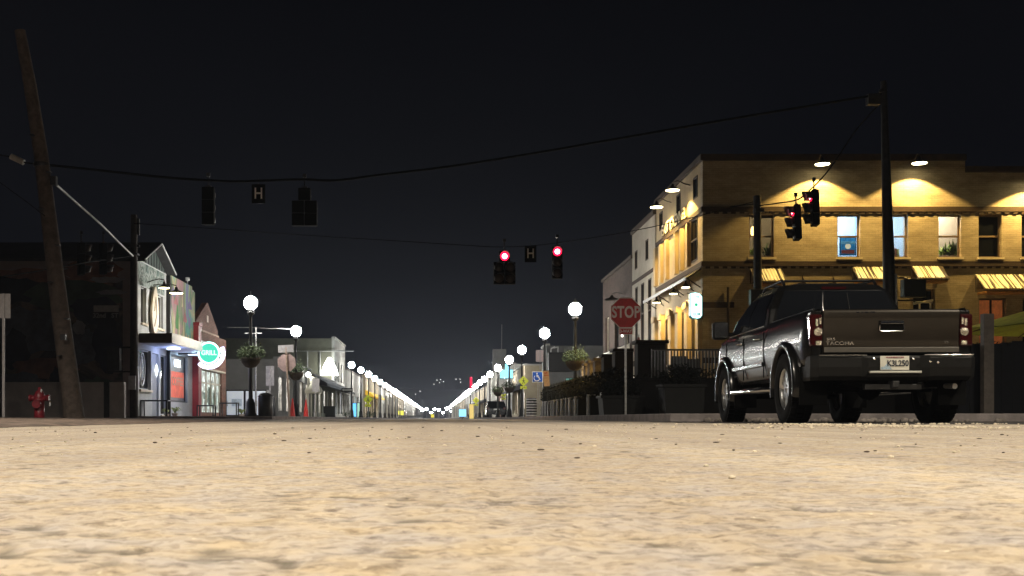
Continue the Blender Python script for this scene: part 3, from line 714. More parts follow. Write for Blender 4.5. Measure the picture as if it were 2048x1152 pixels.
# drip mould over lit upper windows
def window(root,x0,x1,z0,z1,y,frame='frameB',lit=None,rail=True,n='window',parts=True):
    m=MB(); w=.055
    m.box(x0,x0+w,y,y+.06,z0,z1); m.box(x1-w,x1,y,y+.06,z0,z1); m.box(x0+w,x1-w,y,y+.06,z0,z0+w); m.box(x0+w,x1-w,y,y+.06,z1-w,z1)
    if rail: zm=(z0+z1)/2; m.box(x0+w,x1-w,y-.01,y+.05,zm-.03,zm+.03)
    f=wb(m,n,frame,root)
    m=MB(); m.box(x0+w,x1-w,y+.03,y+.036,z0+w,z1-w); wb(m,'pane','glass' if lit else 'darkglass',root,f)
    m=MB(); m.box(x0-.06,x1+.06,39.91,40.10,z0-.075,z0-.003); wb(m,'sill','sill',root,f)
    return f
def room(root,x0,x1,z0,z1,y0,depth,mt,e,c,lz=.8):
    m=MB(); x0-=.5;x1+=.9;z0-=.3;z1+=.25; y1=y0+depth
    m.add([(x0,y0,z0),(x1,y0,z0),(x1,y1,z0),(x0,y1,z0),(x0,y0,z1),(x1,y0,z1),(x1,y1,z1),(x0,y1,z1)],[(0,1,2,3),(7,6,5,4),(1,5,6,2),(2,6,7,3),(3,7,4,0)])
    wb(m,'room',mt,root); wl('room_light','POINT',((x0+x1)/2-.2,y0+.10,z1-.12),e,c,root,shadow_soft_size=.12)
litw=[0,1,2,3]
for i_,(a,b) in enumerate(wins): window(CB,sx(a),sx(b),wz[0],wz[1],40.14,lit=i_ in litw)
M['roomwarm']=mat('room_paint_warm',(.72,.60,.48),.9); M['roomcool']=mat('room_paint_cool',(.62,.72,.85),.9); M['roomdark']=mat('room_paint_dim',(.22,.19,.15),.9)
room(CB,sx(1498),sx(1548),*wz,40.33,1.6,M['roomdark'],140,(1,.75,.45))
room(CB,sx(1675),sx(1720),*wz,40.33,1.3,M['roomcool'],300,(.72,.86,1))
room(CB,sx(1772),sx(1816),*wz,40.33,1.5,M['roomcool'],260,(.85,.92,1))
room(CB,sx(1877),sx(1922),*wz,40.33,1.5,M['roomwarm'],420,(1,.80,.62))
m=MB(); m.box(X1-9.5,X1-.4,41.2,41.3,.2,8.2); m.box(CX+.5,CX+9,42.2,42.3,.2,5.3); wb(m,'inner_wall','roomdark',CB)
# ground openings
for (a,b,c,d) in gops: window(CB,a+CX,b+CX,c,d,40.16,frame='frameB' ,rail=True,n='window')
m=MB(); m.box(sx(1834),sx(1868),40.12,40.155,sz(606),sz(602)); m.tube([(sx(1828),40.1,sz(607)),(sx(1868),40.1,sz(600))],.05,6); m.box(sx(1840),sx(1843),40.1,40.15,2.6,sz(607)); m.box(sx(1862),sx(1865),40.1,40.15,2.6,sz(605)); wb(m,'door_bars','white',CB)
M['curtain']=mat('orange_curtain',(.55,.16,.06),.9,0,.3,5,emit=(.9,.28,.08),es=.10)
m=MB(); m.box(sx(1962),sx(1982),40.13,40.14,sz(690),sz(600)); m.box(sx(1987),sx(2008),40.13,40.14,sz(690),sz(600)); wb(m,'curtain','curtain',CB)
# slit windows in the street face
def swin(root,X,a,b,c,d,frame='trimdark',glass='darkglass',lit=False):
    m=MB(); w=.05; x0=X-.02;x1=X+.06
    m.box(x0,x1,a,a+w,c,d); m.box(x0,x1,b-w,b,c,d); m.box(x0,x1,a+w,b-w,c,c+w); m.box(x0,x1,a+w,b-w,d-w,d)
    if d-c>1.2: m.box(x0-.01,x1-.01,a+w,b-w,(c+d)/2-.03,(c+d)/2+.03)
    f=wb(m,'window',frame,root); m=MB(); m.box(x0+.03,x0+.036,a+w,b-w,c+w,d-w); wb(m,'pane',glass,root,f)
for o_ in up+mid: swin(CB,CX,*o_)
for o_ in low: swin(CB,CX,*o_)
for o_ in up2+mid2+low2: swin(CB,CX-.06,*o_)
M['orange']=mat('orange_poster',(.75,.16,.04),.7,emit=(1,.18,.03),es=.35)
m=MB(); m.box(CX+.02,CX+.05,52.0,52.7,1.35,2.25); wb(m,'door_poster','orange',CB)
# pilasters on the lit bay, deep piers
for a,b in ((41.85,42.15),(43.0,43.25),(43.95,44.3),(45.7,46.05),(46.85,47.2),(48.0,48.38)): m=MB(); m.box(CX-.14,CX-.003,a,b,5.65,sz(424)-.003-.07); wb(m,'pilaster','wallP',CB)
for a,b in ((40.05,40.45),(41.75,42.3),(43.4,43.9),(44.7,45.2),(46.6,47.1),(47.95,48.4)):
    m=MB(); m.box(CX-.16,CX-.003,a,b,.13,4.3); m.box(CX-.22,CX-.16,a-.05,b+.05,4.1,4.35); p_=wb(m,'pilaster','wallP',CB)
    m=MB(); m.box(CX-.19,CX-.163,a-.02,b+.02,2.0,2.18); wb(m,'pilaster_band','corbel',CB,p_)
m=MB(); m.box(CX,CX+1.2,39.955,39.997,2.0,2.2); wb(m,'brick_band','corbel',CB); m=MB(); m.box(CX,CX+1.1,39.955,39.997,3.95,4.15); wb(m,'brick_band','corbel',CB)
# flat street awning with struts
m=MB(); m.prism([(CX-.02,5.38),(CX-.55,5.02),(CX-.55,4.96),(CX-.02,5.30)],1,40.1,48.35)
aw=wb(m,'street_awning','trimdark',CB)
m=MB()
for y in (40.2,42.9,45.6,48.2): m.tube([(CX-.03,y,4.7),(CX-.5,y,5.0)],.022,6)
wb(m,'strut','trimdark',CB,aw); m=MB(); m.box(CX-.58,CX-.553,40.1,48.35,4.94,5.05); wb(m,'edge_strip','steel',CB,aw)
# lettering on the street face
M['letter']=mat('wall_letters',(.82,.74,.55),.5); M['letterd']=mat('wall_letters_shadow',(.10,.07,.04),.6)
text('EAST & KENNEL',.62,M['letterd'],CB,(CX-.05-CX,44.6-40,7.72),rot=(R(90),0,R(-90)),name='wall_lettering',extrude=.03,bold=.01,sx=1.02)
text('EAST & KENNEL',.62,M['letter'],CB,(CX-.085-CX,44.6-40,7.74),rot=(R(90),0,R(-90)),name='wall_lettering',extrude=.004,bold=.004,sx=1.02)
# grilles / awnings of corrugated metal
def corr_awning(x0,x1,z1,z0,proj,label):
    r=empty('metal_awning',((x0+x1)/2,40,z0),label,'awning','corrugated awnings over the ground floor windows')
    n=int((x1-x0)/.10); vs=[];fs=[]
    for i_ in range(n*4+1):
        x=x0+(x1-x0)*i_/(n*4); h=.028*abs(math.sin(math.pi*i_/4))
        vs+=[(x,39.985,z1+h),(x,39.985-proj,z0+h)]
    for i_ in range(n*4): a=i_*2; fs.append((a,a+1,a+3,a+2))
    k=len(vs); vs+=[(v[0],v[1]+.0,v[2]-.012) for v in vs]; fs+=[tuple(reversed([q+k for q in f])) for f in fs]
    m=MB(); m.add(vs,fs,True); wb(m,'corrugated_sheet',M['corrug'],r)
    m=MB()
    for x in (x0,x1):
        m.tube([(x,39.97,z1-.02),(x,39.985-proj,z0-.03)],.022,6); m.tube([(x,39.97,z0-.03),(x,39.985-proj,z0-.03)],.02,6); m.tube([(x,39.96,z1-.02),(x,39.96,z0-.03)],.02,6)
    m.tube([(x0,39.985-proj,z0-.035),(x1,39.985-proj,z0-.035)],.028,6); wb(m,'frame','trimdark',r)
    m=MB(); m.box(x0+.05,x1-.05,39.97-proj,39.95,z0-.14,z0-.07); wb(m,'soffit','copper',r)
def corr_mat():
    m=mat('corrugated_metal',(.60,.55,.42),.45,.35); t=m.node_tree; b=t.nodes['Principled BSDF']
    g=t.nodes.new('ShaderNodeNewGeometry'); mp=t.nodes.new('ShaderNodeMapping'); mp.inputs['Scale'].default_value=(15,.5,.5)
    n=t.nodes.new('ShaderNodeTexNoise'); n.inputs['Scale'].default_value=1; n.inputs['Detail'].default_value=3
    r=t.nodes.new('ShaderNodeValToRGB'); r.color_ramp.elements[0].position=.45; r.color_ramp.elements[0].color=(.03,.02,.012,1); r.color_ramp.elements[1].position=.49; r.color_ramp.elements[1].color=(.60,.57,.46,1)
    t.links.new(g.outputs['Position'],mp.inputs[0]); t.links.new(mp.outputs[0],n.inputs['Vector']); t.links.new(n.outputs[0],r.inputs[0]); t.links.new(r.outputs[0],b.inputs['Base Color']); return m
M['corrug']=corr_mat()
corr_awning(sx(1500),sx(1562),sz(538),sz(566),.62,'corrugated awning below the left window, beside the short dark pole')
corr_awning(sx(1704),sx(1768),sz(534),sz(562),.62,'corrugated awning directly above the pickup roof')
corr_awning(sx(1822),sx(1882),sz(532),sz(560),.62,'corrugated awning just right of the tall dark pole')
corr_awning(sx(1950),sx(2110),sz(550),sz(582),.75,'widest corrugated awning, at the right edge of the photo')
# wall lamps (gooseneck)
M['shade']=mat('lamp_shade_metal',(.04,.035,.03),.4,.5); M['bulb']=emis('wall_lamp_light',(1,.86,.48),14)
def gooseneck(c,wallp,label,energy=62,col=(1,.65,.18),r_=.27,lit=True,grp='gooseneck wall lamps',size=R(124),tilt=None):
    c=Vector(c); w=Vector(wallp); r=empty('wall_lamp',c,label,'wall lamp',grp)
    m=MB(); m.lathe([(r_,0),(r_*.92,.05),(r_*.35,.12),(r_*.22,.17),(.05,.24)],20,caps=False); m.build('shade',M['shade'],r)
    m=MB(); d=w-c; m.tube([(0,0,.2),(0,0,.30),(d.x*.3,d.y*.3,.36),(d.x*.7,d.y*.7,d.z+.05),tuple(d)],.018,8); m.build('arm',M['shade'],r)
    if lit:
        m=MB(); m.lathe([(r_*.9,-.01),(r_*.9,.012)],20); m.build('bulb',M['bulb'],r)
        l=add_light('lamp_light','SPOT',(0,0,-.03),energy,col,r,spot_size=size,spot_blend=.2,shadow_soft_size=.05)
        if tilt: l.rotation_euler=tilt
    return r
for i_,(px,py,lb) in enumerate(((1632,337,'left lamp of the three on the yellow side wall, above the tilted signals'),(1823,335,'lamp on the yellow side wall just right of the tall dark pole'),(2052,362,'lamp on the lower parapet wall at the right edge'))):
    gooseneck((sx(px),39.35,sz(py)),(sx(px),40,sz(py)+.12),lb,energy=1150)
gooseneck((8.72,41.95,8.47),(CX,41.95,8.66),'street face lamp nearer the corner of the cream building',energy=1150)
gooseneck((8.78,45.3,8.47),(CX,45.3,8.66),'street face lamp farther from the corner of the cream building',energy=1150)
for (y,lb) in ((40.45,'small lamp under the flat awning at the building corner above the glowing sign'),(42.55,'small lamp under the flat awning, middle of the three'),(45.8,'small lamp under the flat awning, farthest of the three')):
    gooseneck((CX-.5,y,4.72),(CX-.2,y,4.6),lb,energy=380,r_=.16,grp='lamps under the street awning',size=R(140))
# bare security bulb & small brackets on side wall
for px in (1604,1665): 
    r=empty('wall_bracket',(sx(px),40,sz(560)),'small dark triangular bracket above the pickup roof, '+('left' if px<1650 else 'right')+' of the two','bracket','triangular brackets')
    m=MB(); m.prism([(0,-.3),(.0,.16),(-.14,-.16)],0,-.03,.03,Matrix.Translation((0,-.02,0))@Matrix.Rotation(R(60),4,'Z')); m.build('plate',M['trimdark'],r)
    m=MB(); m.cbox((-.1,-.2,-.18),(.24,.24,.08)); m.build('tray',M['trimdark'],r)
r=empty('drain_pipe',(sx(1455),39.93,0),'thin dark drain pipe on the shaded side wall left of the pickup','pipe'); m=MB(); m.tube([(0,0,.1),(0,0,sz(575))],.045,8); m.build('pipe',M['trimdark'],r)
# amber lantern seen in the left upper window and the things indoors
r=empty('hanging_lantern',(sY(1507,40.75),40.75,sz(462)+.1),'amber lantern hanging in the window left of the short dark pole','lantern')
m=MB(); m.lathe([(.06,-.16),(.10,-.08),(.10,.1),(.06,.18)],12); m.build('lamp_glass',emis('lantern_light',(1,.55,.18),9),r); m=MB(); m.tube([(0,0,.18),(0,0,.6)],.012,5); m.cbox((0,0,.19),(.12,.12,.03)); m.build('cord',M['blackmetal'],r)
M['pot']=mat('terracotta_pot',(.55,.45,.38),.8)
def houseplant(x,y,z,w,h,n,label,mt='leafbright',seed=1,pot=True,group=None):
    r=empty('potted_plant',(x,y,z),label,'plant',group)
    rn=random.Random(seed)
    if pot: m=MB(); m.lathe([(.05,0),(.08,.13),(.085,.13)],12); m.build('pot',M['pot'],r)
    m=MB()
    for _ in range(n):
        a=rn.uniform(0,6.28); el=rn.uniform(.2,1.3); L_=h*rn.uniform(.5,1); d=Vector((math.cos(a)*math.cos(el)*w/h*1.6,math.sin(a)*math.cos(el)*.6,math.sin(el)))
        b=Vector((rn.uniform(-w,w)*.5,rn.uniform(-.05,.05),.12)); s_=d.cross(Vector((0,0,1))).normalized()*.03
        p1=b+d*L_*.55; p2=b+d*L_+Vector((0,0,-.12*L_))
        m.add([b-s_*.4,b+s_*.4,p1+s_,p1-s_,p2],[(0,1,2,3),(3,2,4)])
    m.build('foliage',M[mt],r); return r
zs=wz[0]+.02
houseplant(sY(1510,40.5),40.5,zs,.28,.6,50,'bright green plant on the sill under the amber lantern',seed=2)
houseplant(sY(1536,40.6),40.6,zs,.25,.7,44,'tall leafy plant right of the short dark pole in the upper window','leaf',seed=3)
houseplant(sY(1888,40.5),40.5,zs,.30,.62,60,'leafy green plant on the left of the warm lit window sill',seed=4)
houseplant(sY(1905,40.52),40.52,zs,.3,.75,60,'taller leafy green plant on the right of the warm lit window sill','leaf',seed=5)
houseplant(sY(1915,40.5),40.5,zs,.2,.35,30,'low leafy plant in the right corner of the warm lit window','leafbright',seed=6)
def picture(x0,x1,z0,z1,y,col,label,extra=None):
    r=empty('framed_picture',((x0+x1)/2,y,z0),label,'picture')
    w=(x1-x0)/2;h=z1-z0
    m=MB(); m.box(-w,w,0,.03,0,h); m.build('frame',M['black'],r)
    m=MB(); m.box(-w+.03,w-.03,-.006,-.002,.03,h-.03); m.build('canvas',col,r)
    if extra: extra(r,w,h)
    return r
def sunset(r,w,h):
    m=MB(); m.lathe([(.001,.004),(.10,0)],18,Matrix.Translation((-.0,-.012,h*.5))@Matrix.Rotation(R(90),4,'X'),caps=False); m.build('painted_sun',emis('screen_sun',(1,.85,.6),1.1),r)
    m=MB(); m.box(-w+.06,w-.06,-.014,-.009,.06,h*.30); m.build('painted_shore',mat('painted_shore',(.5,.10,.08),.7),r)
    m=MB(); m.box(-w+.04,w-.04,-.013,-.008,h*.62,h*.78); m.build('painted_cloud',mat('painted_cloud',(.25,.6,.8),.7),r)
picture(sY(1679,40.5),sY(1712,40.5),wz[0]+.14,sz(470),40.5,mat('picture_blue',(.03,.25,.5),.6,0,.5,7,emit=(.02,.25,.55),es=.35),'blue seascape picture with a pale sun in the cool lit window',sunset)
picture(sY(1881,41.75),sY(1897,41.75),sz(462)+.2,sz(443)+.2,41.75,mat('picture_red',(.6,.16,.06),.7,0,.4,8),'wide red picture on the wall of the warm lit room')
picture(sY(1905,41.75),sY(1914,41.75),sz(465)+.2,sz(440)+.2,41.75,mat('picture_red_tall',(.5,.12,.05),.7,0,.4,8),'tall narrow red picture on the wall of the warm lit room')
r=empty('window_shelf',(sx(1800),40.6,wz[0]),'shelf of bottles and books in the window behind the tall dark pole','shelf')
m=MB(); m.cbox((0,0,.05),(.7,.2,.03)); m.build('board',M['frameB'],r)
for k in range(5): m=MB(); m.cbox((-.2+.09*k,0,.07+.16),(.06,.1,.3+.04*(k%2))); m.build('book',mat('book',((.5,.35,.12),(.1,.15,.2),(.6,.55,.5),(.3,.1,.05),(.5,.4,.1))[k],.7),r)

# glowing blade sign
bs=empty('blade_sign',(9.12,39.9,0),'glowing white and green blade sign hung at the corner of the cream building','sign')
M['bladelit']=emis('blade_sign_light',(.62,1,.93),2.2)
za,zb=sz(640)+.02,sz(585)
poly_=[(-.21,za+.12),(-.13,za+.03),(.05,za),(.15,za+.03),(.22,za+.12),(.22,zb-.14),(.12,zb-.03),(-.02,zb),(-.21,zb-.02)]
m=MB(); m.prism(poly_,1,.0,.26); m.build('box',mat('blade_box',(.02,.12,.15),.5,emit=(.0,.25,.35),es=.25),bs)
m=MB(); m.prism([(x*.93,za+(z-za)*.96+.02) for x,z in poly_],1,-.012,-.002); m.build('lit_face',M['bladelit'],bs)
m=MB(); m.lathe([(.001,.003),(.055,0)],14,Matrix.Translation((.0,-.016,(za+zb)/2+.03))@Matrix.Rotation(R(90),4,'X'),caps=False); m.build('green_emblem',emis('green_emblem',(.08,.75,.35),.9),bs)
tm=emis('blade_text',(.10,.35,.32),.6)
text('ELM',.14,tm,bs,(0.02,-.016,za+.17),name='lettering',bold=.002); text('THE',.11,tm,bs,(0.02,-.016,zb-.17),name='lettering',bold=.001)
m=MB(); m.tube([(.25,.1,zb-.1),(-.3,.1,zb-.02)],.02,6); m.tube([(.25,.1,zb+.1),(.25,.1,za)],.02,6); m.build('bracket',M['trimdark'],bs)
add_light('sign_light','AREA',(0,-.05,(za+zb)/2),6,(.6,1,.92),bs,shape='RECTANGLE',size=.4,size_y=.9).rotation_euler=(R(-90),0,0)

# ------------------------------------------------------------------ generic street buildings
def shop(label,X,side,Y0,Y1,H,wallm,depth=10,floors=1,bays=3,front=None,near=None,cornice='kerb',awn=None,lit=(),litc=(1,.8,.55),lite=.6,group='buildings along the street',name='shop_building',gable=False,z0=.13,sg=2.7):
    """side -1: left pavement, street face looks to +x ; side 1: right pavement"""
    r=empty(name,(X,Y0,0),label,'building',group)
    n=(-side,0,0); L_=Y1-Y0; bw=L_/bays
    gf=[(k*bw+bw*.14,k*bw+bw*.86,.5,min(sg,H-.9)) for k in range(bays)]
    upper=[]
    if floors>1: upper=[(k*bw+bw*.30,k*bw+bw*.70,3.7,min(5.6,H-1)) for k in range(bays)]
    m=MB(); m.wall((X,Y0,0),(0,1,0),L_,H,gf+upper,.25,n); wb(m,'street_wall',wallm,r)
    xe=X+side*depth; xa,xb=(X+side*.25,xe) if side>0 else (xe,X+side*.25)
    nearm=near or wallm
    m=MB(); m.box(xa,xb,Y0+.002,Y0+.25,0,H-.01); wb(m,'side_wall',nearm,r); m=MB(); m.box(xa,xb,Y1-.25,Y1-.002,0,H-.01); wb(m,'side_wall',nearm,r)
    m=MB(); m.box(xa,xb,Y0+.26,Y1-.26,H-.35,H-.2); wb(m,'roof','roof',r)
    m=MB(); xc=(X-.10,X+.26) if side>0 else (X-.26,X+.10); m.box(xc[0],xc[1],Y0-.04,Y1-.003,H+.002,H+.16); wb(m,'cornice',cornice,r)
    sgn=-side
    for k,(a,b,c,d) in enumerate(gf+upper):
        x0=X+side*.12; w=.06
        xs_=sorted((x0,x0+side*.06))
        m=MB(); m.box(*xs_,Y0+a,Y0+a+w,c,d); m.box(*xs_,Y0+b-w,Y0+b,c,d); m.box(*xs_,Y0+a+w,Y0+b-w,c,c+w); m.box(*xs_,Y0+a+w,Y0+b-w,d-w,d)
        if k<len(gf): m.box(*xs_,Y0+(a+b)/2-.03,Y0+(a+b)/2+.03,c+w,d-w)
        f=wb(m,'window','frameW' if k%2 else 'darkmetal',r)
        m=MB(); x2=sorted((x0+side*.02,x0+side*.026)); m.box(*x2,Y0+a+w,Y0+b-w,c+w,d-w)
        islit = k in lit
        wb(m,'pane',litmat(litc,lite*(.7+.6*((k*37+int(Y0))%10)/10)) if islit else M['darkglass'],r,f)
    if awn:
        m=MB(); x_=sorted((X-side*.02,X-side*1.15))
        pr=[(X-side*.02,sg+.75),(X-side*1.1,sg+.1),(X-side*1.1,sg-.1),(X-side*.02,sg+.1)]
        m.prism(pr,1,Y0+.4,Y1-.4); wb(m,'awning',awn,r)
    return r
_lm={}
def litmat(c,s):
    k=(c,round(s,1))
    if k not in _lm:
        m=mat('lit_window',c,.3); t=m.node_tree; b=t.nodes['Principled BSDF']; b.inputs['Base Color'].default_value=(.02,.02,.02,1)
        tcn=t.nodes.new('ShaderNodeNewGeometry'); n=t.nodes.new('ShaderNodeTexNoise'); n.inputs['Scale'].default_value=3.5; n.inputs['Detail'].default_value=4
        rr=t.nodes.new('ShaderNodeValToRGB'); rr.color_ramp.elements[0].position=.38; rr.color_ramp.elements[0].color=(c[0]*.15,c[1]*.13,c[2]*.12,1); rr.color_ramp.elements[1].position=.62; rr.color_ramp.elements[1].color=(*c,1)
        t.links.new(tcn.outputs['Position'],n.inputs['Vector']); t.links.new(n.outputs[0],rr.inputs[0]); t.links.new(rr.outputs[0],b.inputs['Emission Color']); b.inputs['Emission Strength'].default_value=s; _lm[k]=m
    return _lm[k]
M['brickR']=brick_mat('red_brick',(.22,.085,.055),(.17,.065,.045),(.25,.20,.17))
M['brickD']=brick_mat('brown_brick',(.085,.050,.038),(.065,.040,.032),(.085,.062,.05))
M['stuccoG']=mat('grey_stucco',(.22,.22,.215),.9,0,.12,1.1,.4,25)
M['stuccoB']=mat('beige_stucco',(.40,.34,.24),.9,0,.12,1.1,.4,25)
M['stuccoL']=mat('light_stucco',(.46,.45,.42),.9,0,.12,1.1,.4,25)
M['stuccoO']=mat('olive_stucco',(.17,.17,.13),.9,0,.15,1.1,.4,25)
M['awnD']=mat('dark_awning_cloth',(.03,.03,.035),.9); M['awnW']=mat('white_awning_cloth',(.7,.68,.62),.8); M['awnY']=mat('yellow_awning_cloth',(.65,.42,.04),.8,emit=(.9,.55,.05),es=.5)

# right side row
shop('dark brown brick two storey building next to the cream corner building',9.33,1,54.0,63.6,7.65,M['brickD'],16,2,3,cornice='trimdark',lit=(0,),lite=.4)
r=gooseneck((8.8,57.0,6.0),(9.33,57.0,6.3),'unlit dark lamp on the brown brick wall above the STOP sign',lit=False,r_=.36)
shop('low grey panelled building with a dark box awning, behind the nearest right lamp',9.55,1,98,102.5,6.35,M['stuccoG'],14,1,1,cornice='stuccoL')
r=empty('box_canopy',(10.8,97,3),'large dark box canopy on the grey panelled building','canopy')
m=MB(); m.box(-1.2,.95,.0,.95,1.1,2.7); m.build('box',M['black'],r); m=MB(); m.tube([(-1.0,.1,2.7),(-1.0,-.2,3.0),(-.7,-.3,3.15)],.06,6); m.tube([(-.4,.1,2.7),(-.4,-.1,3.15),(-.8,-.3,3.05)],.07,6); m.build('lamp_bracket',M['white'],r)
shop('beige single storey building behind the wheelchair sign',8.1,1,103.5,121,4.9,M['stuccoB'],2.6,1,4,cornice='stuccoL',lit=(0,2),lite=.7,awn=M['awnD'])
shop('white columned building just past the beige one',8.3,1,121.5,139,5.9,M['stuccoL'],10,1,5,lit=(1,),lite=.7,litc=(.9,.95,1),awn=None)
shop('low red brick building beside the dark basket lamp',8.3,1,139.5,150,3.9,M['brickR'],10,1,2,lit=(1,),lite=.6)
shop('pale building with tall pilasters far along the right pavement',8.4,1,150.5,188,6.8,M['stuccoL'],10,2,8,lit=(0,3,5,9,12),lite=.8)
shop('long pale building farther along the right pavement',8.4,1,188.5,250,5.4,M['stuccoB'],10,1,9,lit=(1,4,7),lite=.8,awn=M['awnD'])
shop('pale two storey block far down the right pavement',8.4,1,250.5,330,6.6,M['stuccoL'],10,2,10,lit=(2,5,9),lite=.8)
shop('farthest building on the right pavement',8.4,1,330.5,520,5.6,M['stuccoB'],10,1,12,lit=(1,4,8),lite=.9)
# left side row
shop('low grey concrete shop with plain side wall past the brick gable shop',-9.75,-1,70,88,3.72,M['stuccoG'],13,1,5,cornice='stuccoG',lit=(0,1,3,4),lite=.9,litc=(1,.92,.78))
shop('dark single storey shop before the two storey block',-9.6,-1,88.5,108.5,3.4,M['stuccoO'],12,1,5,lit=(1,2,4),lite=.8,litc=(1,.95,.8),awn=M['awnD'])
shop('two storey olive block with a plain side wall and pale front',-9.75,-1,109,122,7.75,M['stuccoL'],11,2,4,near=M['stuccoO'],cornice='stuccoL',lit=(0,2),lite=.8,litc=(.9,.95,1),awn=M['awnD'])
shop('pale grey building past the two storey block',-9.6,-1,122.5,150,5.3,M['stuccoL'],11,1,7,lit=(1,3,5),lite=.7,litc=(.6,.9,1))
shop('building with a yellow awning on the left pavement',-9.4,-1,150.5,186,5.9,M['stuccoB'],11,1,7,lit=(0,2,4,6),lite=.8,awn=M['awnY'],sg=3.1)
shop('pale building far along the left pavement',-9.3,-1,186.5,240,5.2,M['stuccoL'],11,1,9,lit=(1,3,6),lite=.9)
shop('pale two storey building far down the left pavement',-9.3,-1,240.5,330,6.4,M['stuccoB'],11,2,10,lit=(0,3,8,12),lite=.9)
shop('farthest building on the left pavement',-9.3,-1,330.5,520,5.5,M['stuccoL'],11,1,12,lit=(1,4,9),lite=1)

# rooftop tower frame with mast
g=P(988,715,205); r=empty('rooftop_tower',(g.x+1,205,0),'pale square rooftop frame with a thin mast above the right row','tower')
m=MB(); m.box(-1.2,1.2,0,1.6,0,g.z+1.5); m.build('tower_body',M['stuccoG'],r); m=MB(); m.tube([(.4,.8,g.z+1.5),(.45,.8,g.z+6)],.09,6); m.build('mast',M['steel'],r)
g=P(937,790,150)
# lit signs down the street
def litsign(px,py,Y,w,h,col,st,label,txt=None,tc=(1,1,1)):
    g=P(px,py,Y); r=empty('lit_sign',(g.x,Y,g.z),label,'lit sign')
    m=MB(); m.cbox((0,.1,0),(w+.08,.16,h+.08)); m.build('sign_box',M['darkmetal'],r)
    m=MB(); m.cbox((0,.0,0),(w,.02,h)); m.build('lit_face',emis('sign_light',col,st),r)
    m=MB(); m.tube([(0,.14,-h/2),(0,.14,-g.z)],.06,6); m.build('post',M['darkmetal'],r)
    return r
r=litsign(1013,748,112,1.25,.85,(.35,.85,1),1.5,'pale blue lit sign with a raised middle, above the dark basket')
m=MB(); m.cbox((.1,0,.7),(.5,.03,.6)); m.build('lit_face',emis('sign_light_top',(.35,.85,1),1.5),r)
litsign(942,766,160,.36,1.7,(1,.03,.10),1.0,'thin vertical red neon sign above the far right lamps')
litsign(925,826,170,1.1,1.1,(.35,.80,1),1.4,'pale blue glowing shop sign low in the far distance on the right')
litsign(943,823,118,.45,1.5,(1,.75,.25),.9,'added amber glowing face for a lit column far along the right pavement')  # amber light on a column, put in as a glowing panel
litsign(709,820,103,.30,1.2,(.15,.55,1),1.6,'blue neon sign beside the first bluish lamp')
litsign(717,822,108,.22,1.5,(.55,.95,.75),.8,'thin pale green lit panel beside the second bluish lamp')
litsign(800,826,230,1.5,.9,(1,.95,.15),1.1,'small yellow sign in the glare at the end of the left row')
litsign(865,832,330,.9,.9,(1,.85,.1),1.0,'small yellow sign near the middle of the street end')

# ------------------------------------------------------------------ left near buildings
FX=-11.0
def ly(px): return FX*F/(px-872)
YA0=ly(275.5); YA1=ly(333); YB1=ly(388); YC1=ly(452)
A=empty('mural_building',(FX,YA0,0),'grey shop with gabled roof and a dark mural on its long side wall','building')
eave=5.95; ridge=6.9; YR=(YA0+YA1)/2
def mural_mat(name,cols,scale,seedv=(0,0,0),stretch=(1,1,1)):
    m=bpy.data.materials.new(name); m.use_nodes=True; t=m.node_tree; b=t.nodes['Principled BSDF']; b.inputs['Roughness'].default_value=.85
    g=t.nodes.new('ShaderNodeNewGeometry'); mp=t.nodes.new('ShaderNodeMapping'); mp.inputs['Location'].default_value=seedv; mp.inputs['Scale'].default_value=stretch
    n=t.nodes.new('ShaderNodeTexNoise'); n.inputs['Scale'].default_value=scale; n.inputs['Detail'].default_value=5; n.inputs['Distortion'].default_value=.9
    r=t.nodes.new('ShaderNodeValToRGB'); cr=r.color_ramp; cr.interpolation='EASE'
    cr.elements[0].position=.3; cr.elements[0].color=(*cols[0],1); cr.elements[1].position=.7; cr.elements[1].color=(*cols[-1],1)
    for i_,c in enumerate(cols[1:-1]): e=cr.elements.new(.3+.4*(i_+1)/(len(cols)-1)); e.color=(*c,1)
    t.links.new(g.outputs['Position'],mp.inputs[0]); t.links.new(mp.outputs[0],n.inputs['Vector']); t.links.new(n.outputs[0],r.inputs[0]); t.links.new(r.outputs[0],b.inputs['Base Color']); return m
M['greyface']=mat('grey_shop_paint',(.44,.45,.45),.85,0,.12,1.6,.3,25)
M['muraldark']=mural_mat('dark_mural',[(.02,.022,.03),(.07,.08,.10),(.04,.035,.035),(.18,.13,.11),(.04,.06,.04),(.20,.20,.23)],.55,(3,0,1),(1,1,1.3))
M['sidewall']=mat('side_wall_paint',(.30,.25,.24),.9,0,.12,1)
m=MB(); m.wall((FX,YA0,0),(0,1,0),YA1-YA0,eave,[(.45,1.25,3.65,5.0),(2.9,3.9,3.65,4.95),(.25,1.95,1.15,2.65),(2.15,3.2,.15,2.6),(3.5,4.6,.2,2.6)],.22,(1,0,0)); wb(m,'street_wall','greyface',A)
m=MB(); m.box(-30,FX-.23,YA0,YA0+.25,0,eave); wb(m,'side_wall','sidewall',A)
m=MB(); m.box(-29.5,FX-.55,YA0-.012,YA0-.003,1.15,5.15); mu=wb(m,'mural','muraldark',A)
MC={k:mat('mural_'+k,c,.9,0,.3,2) for k,c in dict(slate=(.11,.12,.15),rust=(.22,.11,.08),leafy=(.06,.09,.06),night=(.025,.026,.04),cloud=(.28,.28,.30),skin=(.10,.07,.06)).items()}
